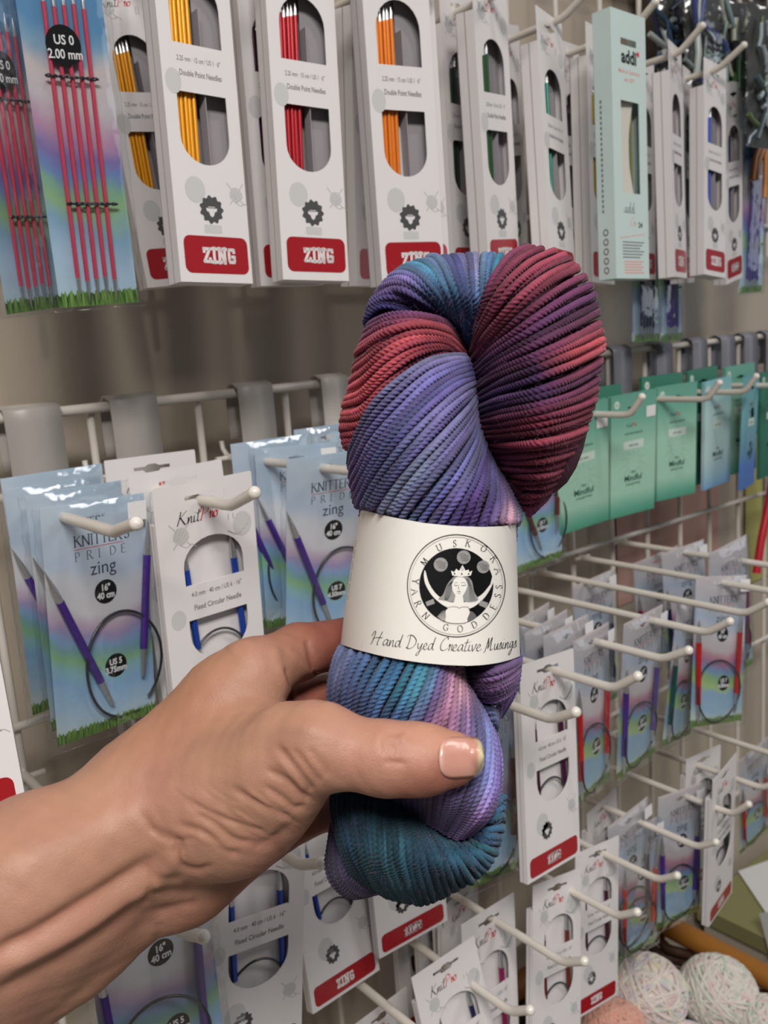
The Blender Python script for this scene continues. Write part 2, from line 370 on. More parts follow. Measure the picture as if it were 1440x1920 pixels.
def yarnball(art, x, z, r, g1, g2, needles=True):
    art.poly(ell(x, z, r, r, 28), g1, 1)
    for k in range(5):
        a = math.radians(35+8*k)
        o = (k-2)*.36*r
        art.stroke([(x+t*r*math.cos(a)-o*math.sin(a), z+t*r*math.sin(a)+o*math.cos(a)) for t in np.linspace(-.75, .75, 5)], .05*r, g2, 2)
    if needles:
        for a in (.9, 2.3):
            c, s_ = math.cos(a), math.sin(a)
            art.stroke([(x+c*r, z+s_*r), (x+c*2*r, z+s_*2*r)], .09*r, g2, 1)
            art.stroke([(x-c*r, z-s_*r), (x-c*1.7*r, z-s_*1.7*r)], .09*r, g2, 1)
        art.stroke(crom([(x-.2*r, z-r), (x+.6*r, z-1.4*r), (x+1.2*r, z-1.1*r), (x+1.8*r, z-1.5*r)], 5), .07*r, g2, 1)

# ---------------------------------------------------------------- packages (local frame: origin at the middle of the top edge, x right, z up, front faces -y)
_tm = {}
def cached(key, fn):
    if key not in _tm: _tm[key] = fn()
    return _tm[key]
def pose_matrix(p):
    X, Y, Z, yaw, pit, rol, s = p
    return Matrix.Translation((X, Y, Z)) @ Matrix.Rotation(yaw, 4, 'Z') @ Matrix.Rotation(pit, 4, 'X') @ Matrix.Rotation(rol, 4, 'Y') @ Matrix.Scale(s, 4)
def spawn(spec, parent):
    """spec = (name, mesh, location, rotation, label, children)"""
    name, me, loc, rot, lab, kids = spec
    o = bpy.data.objects.new(name, me); COL.objects.link(o); o.parent = parent; o.location = loc; o.rotation_euler = rot
    if lab: o['label'] = lab
    for k in kids: spawn(k, o)
def thing(name, pose, specs, label, cat, group=None):
    r = empty(name, pose_matrix(pose), label, cat, group)
    for s in specs: spawn(s, r)
    return r
CM = [WHITE, RED, DARK, GREY, GREY2, TEXTG, BLACK, REDT, TRAY]
def slot_hole(w, zc, h):
    """euro hanging slot"""
    return [(-w, zc-h*.3), (-w*.5, zc-h*.3), (-w*.35, zc-h), (w*.35, zc-h), (w*.5, zc-h*.3), (w, zc-h*.3), (w, zc+h*.5), (w*.4, zc+h*.5), (w*.2, zc+h), (-w*.2, zc+h), (-w*.4, zc+h*.5), (-w, zc+h*.5)]
def arch(x0, x1, zt, zb, rz, n=14):
    xc, rx = (x0+x1)/2, (x1-x0)/2
    return [(x0, zb), (x1, zb)]+[(xc+rx*math.cos(t), zt-rz+rz*math.sin(t)) for t in np.linspace(0, math.pi, n)]
def bowl(x0, x1, zt, zb, rz, n=14):
    xc, rx = (x0+x1)/2, (x1-x0)/2
    return [(x1, zt), (x0, zt)]+[(xc+rx*math.cos(t), zb+rz+rz*math.sin(t)) for t in np.linspace(math.pi, 2*math.pi, n)]
def carton(kind):
    W, H, Dp = (48., 215., 16.) if kind == 'dpn' else (60.5, 148., 7.)
    tb = .125*H if kind == 'dpn' else .13*H
    mb = MB(); mm = lambda lp: [(x*.001, z*.001) for x, z in lp]
    if kind == 'dpn':
        wa = arch(-.33*W, .33*W, -.203*H, -.38*H, 17); wb = bowl(-.33*W, .33*W, -.503*H, -.688*H, 15)
    else:
        wa = arch(-.27*W, .34*W, -.205*H, -.375*H, 15); wb = bowl(-.27*W, .34*W, -.505*H, -.675*H, 17)
    outer = [(-W/2, -H), (W/2, -H), (W/2, -.6), (W/2-.6, 0), (-W/2+.6, 0), (-W/2, -.6)]
    sl = slot_hole(.2*W, -.055*H, 2.6)
    mb.panel([mm(outer), mm(sl), mm(wa), mm(wb)], 0, .0005, 0, 8)
    w2, h, d = W/2000, H/1000, Dp/1000
    t = .0005
    mb.box(-w2, -w2+t, t, d, -h, -tb/1000, 0); mb.box(w2-t, w2, t, d, -h, -tb/1000, 0)
    mb.box(-w2, w2, d-t, d, -h, -tb/1000+.0, 8); mb.box(-w2+t, w2-t, t, d-t, -h, -h+t, 0)
    mb.box(-w2+t, w2-t, t, d-t, -tb/1000-t, -tb/1000, 0)
    # printed side lines of the glued flap
    mb.box(-w2-.0001, -w2, d*.47, d*.52, -h, -tb/1000, 8)
    A = Art(mb, flat_map(0)); s = W/48
    if kind == 'dpn':
        yarnball(A, -.27*W, -.125*H, 5.2*s, 3, 4); A.poly(ell(.36*W, -.15*H, 5*s, 6*s, 20), 3)
        A.stroke([(.16*W, -.115*H), (.16*W, -.14*H)], .5, 4); A.stroke([(.2*W, -.115*H), (.2*W, -.14*H)], .5, 4)
        A.text('2.25 mm · 15 cm / US 1 · 6"', 0, -.425*H, 4.0, 5, bold=.03, xs=.62)
        A.text('Double Point Needles', .5, -.462*H, 4.6, 5, bold=.06, xs=.66)
        A.poly(ell(-.36*W, -.48*H, 5, 7, 24), 3); A.poly(ell(-.2*W, -.755*H, 6.5, 7.5, 24), 3)
        yarnball(A, .36*W, -.76*H, 4.4, 3, 4); emblem(A, 0, -.805*H, 7.3, 2, 0)
        A.poly(rrect(-.12*W, .12*W, -.868*H, -.845*H, .8), 3)
        A.poly(rrect(-.42*W, .46*W, -.976*H, -.876*H, 4.2), 1); slab(A, 'ZING', .06*W, -.948*H, 9, 0)
        x = script(A, 'Knit', -.38*W, -.118*H, 3.3, 6, .2, slope=.1); script(A, 'Pro', x, -.118*H, 3.3, 7, .22, slope=.1)
    else:
        yarnball(A, -.27*W, -.185*H, 4.8, 3, 4)
        A.poly(ell(.36*W, -.19*H, 6, 7, 24), 3); A.stroke(crom([(.2*W, -.205*H), (.3*W, -.225*H), (.4*W, -.2*H), (.45*W, -.17*H)], 5), .7, 4)
        A.stroke([(.22*W, -.142*H), (.22*W, -.165*H)], .5, 4); A.stroke([(.27*W, -.142*H), (.27*W, -.165*H)], .5, 4)
        x = script(A, 'Knit', -.29*W, -.142*H, 3.5, 6, .22, slope=.02); script(A, 'Pro', x, -.142*H, 3.6, 7, .24, slope=.02)
        A.text('4.0 mm · 40 cm / US 6 · 16"', .04*W, -.418*H, 3.9, 5, bold=.04, xs=.72)
        A.text('Fixed Circular Needle', .04*W, -.47*H, 4.3, 5, bold=.06, xs=.78)
        A.poly(ell(-.37*W, -.49*H, 4.5, 5.5, 24), 3); A.poly(ell(-.2*W, -.76*H, 6.5, 7.5, 24), 3)
        yarnball(A, .36*W, -.74*H, 4.2, 3, 4); emblem(A, -.12*W, -.8*H, 5.6, 2, 0)
        A.poly(rrect(-.45*W, .45*W, -.985*H, -.895*H, 3.2), 1); slab(A, 'ZING', .0, -.962*H, 6.4, 0)
    return mb.mesh('carton', CM)
def tray_mesh(kind):
    mb = MB()
    if kind == 'dpn':
        mb.box(.0030, .0225, .009, .0094, -.205, -.030, 0); mb.box(.0030, .0034, .0015, .009, -.205, -.060, 0)
    else:
        mb.box(-.028, .028, .0058, .0062, -.145, -.022, 0); mb.box(-.0195, .0225, .0008, .0012, -.0745, -.0555, 0)
    return mb.mesh('inner_tray', [TRAY if kind == 'dpn' else WHITE])
def needle_mesh(key, L, r):
    mb = MB(); mb.tube([(0, 0, 0), (0, 0, -L)], r, 10); return mb.mesh('needle', [needle_mat(key, NEED[key])])
def tip_mesh(L, r, up=True):
    mb = MB(); k = 1 if up else -1
    mb.tube([(0, 0, 0), (0, 0, k*L*.4), (0, 0, k*L*.85), (0, 0, k*L)], [r, r*.85, r*.28, r*.1], 10); return mb.mesh('needle_tip', [SILVER])
def dpn_specs(colour):
    nm = cached(('dn', colour), lambda: needle_mesh(colour, .136, .00125)); tm = cached('dtip', lambda: tip_mesh(.009, .00125))
    sp = [('carton', cached('dpnc', lambda: carton('dpn')), (0, 0, 0), (0, 0, 0), None, []),
          ('inner_tray', cached('dpnt', lambda: tray_mesh('dpn')), (0, 0, 0), (0, 0, 0), None, [])]
    for k in range(5):
        sp.append(('needle', nm, (-.0128+.00265*k, .0042+.0006*(k % 2), -.0535-.0008*((k*3) % 4)), (0, math.radians(1.0), 0), None,
                   [('needle_tip', tm, (0, 0, 0), (0, 0, 0), 'bare metal tip of the needle', [])]))
    return sp
def circ_specs(colour):
    sp = [('carton', cached('circc', lambda: carton('circ')), (0, 0, 0), (0, 0, 0), None, []),
          ('inner_tray', cached('circt', lambda: tray_mesh('circ')), (0, 0, 0), (0, 0, 0), None, [])]
    nm = cached(('cn', colour), lambda: needle_mesh(colour, .046, .0019)); tm = cached('ctip', lambda: tip_mesh(.017, .0019))
    for x in (-.0135, .0165):
        sp.append(('needle', nm, (x, .0032, -.047), (0, math.radians(-3.0), 0), None, [('needle_tip', tm, (0, 0, 0), (0, 0, 0), 'bare metal tip of the needle', [])]))
    def cab():
        mb = MB(); mb.tube([(.002+.019*math.cos(t), .0022, -.108+.023*math.sin(t)) for t in np.linspace(-.4, math.pi+.4, 28)], .0007, 8); return mb.mesh('cable', [CABLE])
    sp.append(('cable', cached('ccab', cab), (0, 0, 0), (0, 0, 0), None, []))
    return sp
RAIN = [(0, (150, 176, 198)), (.12, (176, 190, 205)), (.30, (168, 186, 208)), (.38, (205, 205, 212)), (.47, (212, 208, 212)), (.53, (190, 160, 185)), (.575, (150, 130, 180)),
        (.62, (108, 148, 196)), (.66, (92, 150, 150)), (.70, (112, 172, 112)), (.75, (120, 176, 190)), (.80, (118, 168, 214)), (.92, (150, 188, 218)), (1, (185, 205, 214))]
RAINR = [(0, (198, 186, 186)), (.2, (184, 180, 186)), (.32, (166, 180, 200)), (.42, (208, 202, 206)), (.50, (205, 190, 192)), (.55, (192, 130, 148)), (.60, (150, 110, 150)),
         (.65, (104, 140, 184)), (.70, (130, 172, 110)), (.76, (160, 190, 120)), (.80, (130, 165, 195)), (.92, (140, 175, 200)), (1, (190, 205, 190))]
RAIND = [(0, (58, 104, 150)), (.42, (72, 130, 176)), (.47, (120, 155, 182)), (.51, (196, 184, 182)), (.58, (190, 182, 186)), (.63, (176, 130, 160)), (.68, (112, 96, 160)),
         (.72, (92, 122, 176)), (.755, (112, 160, 130)), (.79, (132, 172, 120)), (.84, (118, 158, 186)), (.93, (160, 190, 214)), (1, (170, 195, 210))]
def disc_text(A, x, z, r, a, b, mi_b, mi_w, sz):
    A.poly(ell(x, z, r, r, 36), mi_b, 2); A.text(a, x, z+r*.1, sz, mi_w, 3, bold=.04*sz, xs=.85); A.text(b, x, z-r*.55, sz, mi_w, 3, bold=.04*sz, xs=.85)
def rain_card(style, t1, t2):
    W, H = 64., 135.; mb = MB(); mm = lambda lp: [(x*.001, z*.001) for x, z in lp]
    mb.panel([mm([(-W/2, -H), (W/2, -H), (W/2, 0), (-W/2, 0)]), mm(slot_hole(6, -9, 2.2))], 0, .0004, 0)
    A = Art(mb, flat_map(0))
    x = serif(A, "KNITTER'S", -14, -24.5, 6.2, 1, sp=.0, w=.13); A.stroke([(-14, -26), (17, -26)], .35, 3)
    xx = -14
    for ch in 'PRIDE': serif(A, ch, xx, -32.5, 5, 1, w=.1); xx += 7.2
    A.text('zing', 3, -42, 11, 1, bold=.0, xs=.95)
    disc_text(A, 3.5, -53, 7.0, '16"', '40 cm', 2, 4, 5.2)
    disc_text(A, 7, -98, 7.0, t1, t2, 2, 4, 5.0)
    A.text('KNITTERS PRIDE', 13, -131, 2.2, 2, bold=.05)
    m = ramp_mat('rainbow_card_'+style, pale(RAIN, .22) if style == 'blue' else pale(RAINR, .12), .135, arc=55, grass=True)
    return mb.mesh('printed_card', [m, mat('ink_text', (60, 62, 78), .5), BLACK, REDT, STICK])
def sleeve(W, H, d, bot, wrinkle=True, side=.004):
    """clear bag front: slightly bulged wrinkled sheet wrapping round both edges"""
    mb = MB(); nx, nz = 14, 30; vs = []
    for j in range(nz+1):
        for i in range(nx+1):
            u = i/nx*2-1; v = j/nz
            y = -d*(1-abs(u)**4)*min(1, (1-v)*8, v*14+.35)+.0007*math.sin(9*v+3*u)*abs(u)
            vs.append((u*(W/2+side), y-.0009, -v*(H+bot)))
    fs = [(j*(nx+1)+i, (j+1)*(nx+1)+i, (j+1)*(nx+1)+i+1, j*(nx+1)+i+1) for j in range(nz) for i in range(nx)]
    mb.add(vs, fs, 0, True)
    # welded seams: a narrow crinkled ribbon down both edges and along the bottom
    for sx in (-1, 1):
        P = [(sx*(W/2+side+.0004*math.sin(j*2.1)), -.0004+.0006*math.sin(j*1.3), -j/40*(H+bot)) for j in range(41)]
        mb.tube(P, .0004, 5)
    mb.tube([(x, -.0005, -(H+bot)) for x in np.linspace(-(W/2+side), W/2+side, 12)], .0004, 5)
    me = mb.mesh('clear_sleeve', [FILM]); return me
def sticker_mesh(w, h):
    mb = MB(); mb.box(-w/2, w/2, -.0002, 0, -h/2, h/2, 0); return mb.mesh('price_sticker', [STICK])
def cable_mesh(cx, cz, rx, rz, a0, a1, y=-.0035, r=.00085):
    mb = MB(); mb.tube([(cx+rx*math.cos(t), y-.0015*math.sin(t*2+1), cz+rz*math.sin(t)) for t in np.linspace(a0, a1, 44)], r, 8); return mb.mesh('cable', [CABLE])
def rain_specs(colour, style='blue', t=('US 5', '3.75mm'), price=False, straight=False):
    sp = [('printed_card', cached(('rc', style, t), lambda: rain_card(style, *t)), (0, 0, 0), (0, 0, 0), None, [])]
    nm = cached(('rn', colour), lambda: needle_mesh(colour, .056, .0023)); tu = cached('rtu', lambda: tip_mesh(.020, .0021)); td = cached('rtd', lambda: tip_mesh(.0001, .001))
    def coll():
        mb = MB(); mb.tube([(0, 0, 0), (0, 0, -.014), (0, 0, -.017)], [.0019, .0014, .0009], 10); return mb.mesh('needle_ferrule', [SILVER])
    cf = cached('rcol', coll)
    kids = lambda: [('needle_tip', tu, (0, 0, 0), (0, 0, 0), 'bare metal tip of the needle', []), ('needle_ferrule', cf, (0, 0, -.056), (0, 0, 0), 'metal joint to the cable', [])]
    if straight:
        sp += [('needle', nm, (-.0285, -.003, -.058), (0, math.radians(-2), 0), None, kids()), ('needle', nm, (.0225, -.003, -.052), (0, math.radians(2), 0), None, kids())]
    else:
        sp += [('needle', nm, (-.026, -.003, -.052), (0, math.radians(-22), 0), None, kids()), ('needle', nm, (.0300, -.003, -.036), (0, math.radians(6), 0), None, kids())]
    sp.append(('cable', cached(('rcab', straight), (lambda: cable_mesh(-.003, -.104, .026, .028, math.radians(-5), math.radians(355))) if straight else (lambda: cable_mesh(.0105, -.0975, .0245, .0315, math.radians(-52), math.radians(255)))), (0, 0, 0), (0, 0, 0), None, []))
    sp.append(('clear_sleeve', cached('rsl', lambda: sleeve(.064, .135, .0055, .004)), (0, 0, 0), (0, 0, 0), None, []))
    if price: sp.append(('price_sticker', cached('pst', lambda: sticker_mesh(.012, .011)), (.023, -.0062, -.0085), (0, 0, 0), None, []))
    return sp
def rdpn_specs(colour='pink', n=5):
    W, H = .046, .25
    def card():
        mb = MB(); mm = lambda lp: [(x*.001, z*.001) for x, z in lp]
        mb.panel([mm([(-23, -250), (23, -250), (23, 0), (-23, 0)]), mm(slot_hole(5, -9, 2))], 0, .0004, 0)
        A = Art(mb, flat_map(-.0042)); A.poly(ell(-2.5, -113, 9.4, 10.2, 40), 2, 2)
        A.text('US 0', -2, -112.5, 6.6, 4, 3, bold=.12, xs=.85); A.text('2.00 mm', -2, -119.5, 6.6, 4, 3, bold=.12, xs=.8)
        m = ramp_mat('rainbow_card_long', pale(RAIND, .10), .25, arc=40, grass=True, wob=.05)
        return mb.mesh('printed_card', [m, DARK, BLACK, REDT, STICK])
    nm = cached(('ln', colour), lambda: needle_mesh(colour, .142, .0012)); tu = cached('ltu', lambda: tip_mesh(.010, .0012)); td = cached('ltd', lambda: tip_mesh(.012, .0012, False))
    sp = [('printed_card', cached('ldc', card), (0, 0, 0), (0, 0, 0), None, [])]
    for k in range(n):
        x = -.0095+.0062*k*.85
        sp.append(('needle', nm, (x, -.0022, -.092-.001*((k*2) % 3)), (0, math.radians(.8+.25*k*0), 0), None,
                   [('needle_tip', tu, (0, 0, 0), (0, 0, 0), 'bare metal tip of the needle', []), ('needle_tip', td, (0, 0, -.142), (0, 0, 0), 'bare metal tip of the needle', [])]))
    def tie():
        mb = MB(); mb.tube([(x, -.0036+.0009*math.sin(x*1100), .0005*math.sin(x*900)-x*.03) for x in np.linspace(-.014, .0145, 60)], .0005, 7)
        mb.tube([(x, -.0036-.0009*math.sin(x*1100), -.0005*math.sin(x*900)-x*.03) for x in np.linspace(-.014, .0145, 60)], .0005, 7); return mb.mesh('twist_tie', [CABLE])
    tm = cached('tie', tie)
    sp += [('twist_tie', tm, (0, 0, -.1285), (0, 0, 0), None, []), ('twist_tie', tm, (.002, 0, -.194), (0, 0, 0), None, [])]
    sp.append(('clear_sleeve', cached('lsl', lambda: sleeve(.046, .25, .0055, .002, side=.0038)), (0, 0, 0), (0, 0, 0), None, []))
    return sp
def green_specs(style, price=True):
    W, H = 58., 125.
    def card():
        mb = MB(); mm = lambda lp: [(x*.001, z*.001) for x, z in lp]
        loops = [mm([(-W/2, -H), (W/2, -H), (W/2, 0), (-W/2, 0)]), mm(slot_hole(8, -14, 2.6))]
        if style == 'blue_window': loops += [mm(ell(4, -45, 10, 9, 20)), mm(ell(4, -83, 10, 9, 20))]
        mb.panel(loops, 0, .0004, 0); mb.box(-W/2000, W/2000, .0036, .004, -H/1000, 0, 0)
        mb.box(-W/2000, -W/2000+.0004, .0004, .0036, -H/1000, -.001, 0); mb.box(W/2000-.0004, W/2000, .0004, .0036, -H/1000, -.001, 0)
        A = Art(mb, flat_map(0))
        for k in range(12):
            a = k*math.pi/6; A.poly([(0+7*math.cos(a-.2), -70+9*math.sin(a-.2)), (22*math.cos(a), -78+27*math.sin(a)), (7*math.cos(a+.2), -70+9*math.sin(a+.2))], 1)
        x = script(A, 'Knit', -9.5, -33, 1.9, 2, .3); script(A, 'Pro', x, -33, 1.9, 3, .34)
        A.text('KNITTING NEEDLES', 0, -41, 3.0, 2, bold=.05, xs=.85)
        A.poly(rrect(-13, 13, -56, -47.5, 1), 4, 2); A.text('4.0 mm', 0, -53.5, 4, 2, 3, bold=.05)
        A.text('the', 0, -81, 4.0, 2, 2, bold=.05); A.text('Mindful', 0, -89, 8.6, 2, 2, bold=.16, xs=.9); A.text('COLLECTION', 0, -93.5, 3.0, 2, 2, bold=.05)
        A.poly(ell(-22, -9, 3.4, 4, 20), 4, 2); A.text('16"', -22, -10.5, 3.6, 2, 3)
        st = dict(green=[(0, (104, 164, 146)), (.2, (116, 176, 156)), (.45, (164, 208, 184)), (.8, (164, 208, 184)), (.93, (104, 172, 148)), (1, (76, 150, 124))],
                  blue=[(0, (140, 194, 200)), (.3, (188, 218, 216)), (.7, (194, 220, 218)), (.9, (160, 198, 214)), (1, (124, 172, 214))],
                  blue_window=[(0, (110, 176, 184)), (.4, (120, 176, 186)), (.65, (104, 150, 180)), (.8, (84, 126, 200)), (1, (80, 120, 190))],
                  teal=[(0, (60, 124, 104)), (.5, (52, 118, 98)), (1, (44, 104, 86))])[style]
        lt = dict(green=(160, 200, 178), blue=(190, 214, 212), blue_window=(124, 178, 190), teal=(60, 126, 106))[style]
        return mb.mesh('printed_folder', [ramp_mat('folder_'+style, st, .125, wob=.02), mat('leaf_print_'+style, lt, .5), mat('dark_green_print', (40, 84, 76), .5), REDT, mat('label_white_'+style, (205, 222, 212), .5)])
    sp = [('printed_folder', cached(('gf', style), card), (0, 0, 0), (0, 0, 0), None, [])]
    if price: sp.append(('price_sticker', cached('pst', lambda: sticker_mesh(.012, .011)), (.0215, -.0004, -.021), (0, 0, 0), None, []))
    return sp
def addi_specs():
    W, H = 48., 205.
    def body():
        mb = MB(); mm = lambda lp: [(x*.001, z*.001) for x, z in lp]
        win = [(-.26*W, -.325*H), (-.26*W, -.67*H), (.27*W, -.67*H), (.27*W, -.325*H)]
        mb.panel([mm([(-24, -H), (24, -H), (24, 0), (-24, 0)]), mm([(-11, -20), (-11, -25), (11, -25), (11, -20)]), mm(win)], 0, .0005, 0, 0)
        w2, h, d, t = .024, H/1000, .017, .0005
        mb.box(-w2, -w2+t, t, d, -h, 0, 0); mb.box(w2-t, w2, t, d, -h, 0, 0); mb.box(-w2, w2, d-t, d, -h, -.03, 0); mb.box(-w2+t, w2-t, t, d-t, -h, -h+t, 0)
        A = Art(mb, flat_map(0))
        A.text('addi', 0, -38, 14, 1, bold=.5, xs=.9); A.poly(ell(12.5, -29.5, 2, 2, 16), 2, 2)
        A.text('Made in Germany', 0, -46, 4.6, 3, bold=.04, xs=.9); A.text('seit 1829', 0, -52, 4.4, 3, bold=.04, xs=.9)
        script(A, 'addi', -11, -153, 4.4, 1, .14); script(A, 'Cr', -2, -163, 3.4, 3, .2); A.text('24', 12, -164, 6, 1, bold=.15)
        A.stroke([(-18, -173), (18, -169)], .5, 3)
        for k in range(6): A.stroke([(-14, -176-2.4*k), (17-(k % 3)*3, -176-2.4*k)], .9, 4)
        for k in range(5): A.stroke([(-12, -191.5-2.2*k), (16-(k % 2)*3, -191.5-2.2*k)], .9, 3)
        B = Art(mb, lambda x, z, lay: (-.024-.00008*lay, .017-x*.001, z*.001))
        for k in range(5): B.poly(ell(8, -168-7.5*k, 2.6, 2.9, 20), 4); B.poly(ell(8, -168-7.5*k, 1.5, 1.7, 16), 0, 2)
        for k in range(22): B.stroke([(6, -66-4*k), (6, -68.5-4*k)], 1.6, 4)
        return mb.mesh('carton', [MINT, BLACK, REDT, PINKT, TEXTG])
    def leaf():
        mb = MB(); vs = []
        for j in range(20):
            v = j/19; z = -.058-.088*v; x1 = .0105-.005*math.sin(v*3.1); vs += [(-.021, .006, z), (x1, .0025+.003*math.sin(v*3.1), z)]
        mb.add(vs, [(2*j, 2*j+2, 2*j+3, 2*j+1) for j in range(19)], 0, True); return mb.mesh('paper_insert', [mat('cream_paper', (206, 200, 188), .6)])
    def nd():
        mb = MB(); mb.tube([(0, 0, 0), (0, 0, -.088)], .0012, 8); return mb.mesh('needle', [mat('olive_needle', (120, 118, 60), .4)])
    return [('carton', cached('addic', body), (0, 0, 0), (0, 0, 0), None, []), ('paper_insert', cached('addil', leaf), (0, 0, 0), (0, 0, 0), None, []),
            ('needle', cached('addin', nd), (.0095, .006, -.060), (0, 0, 0), None, []), ('needle', cached('addin', nd), (.0125, .008, -.060), (0, 0, 0), None, [])]
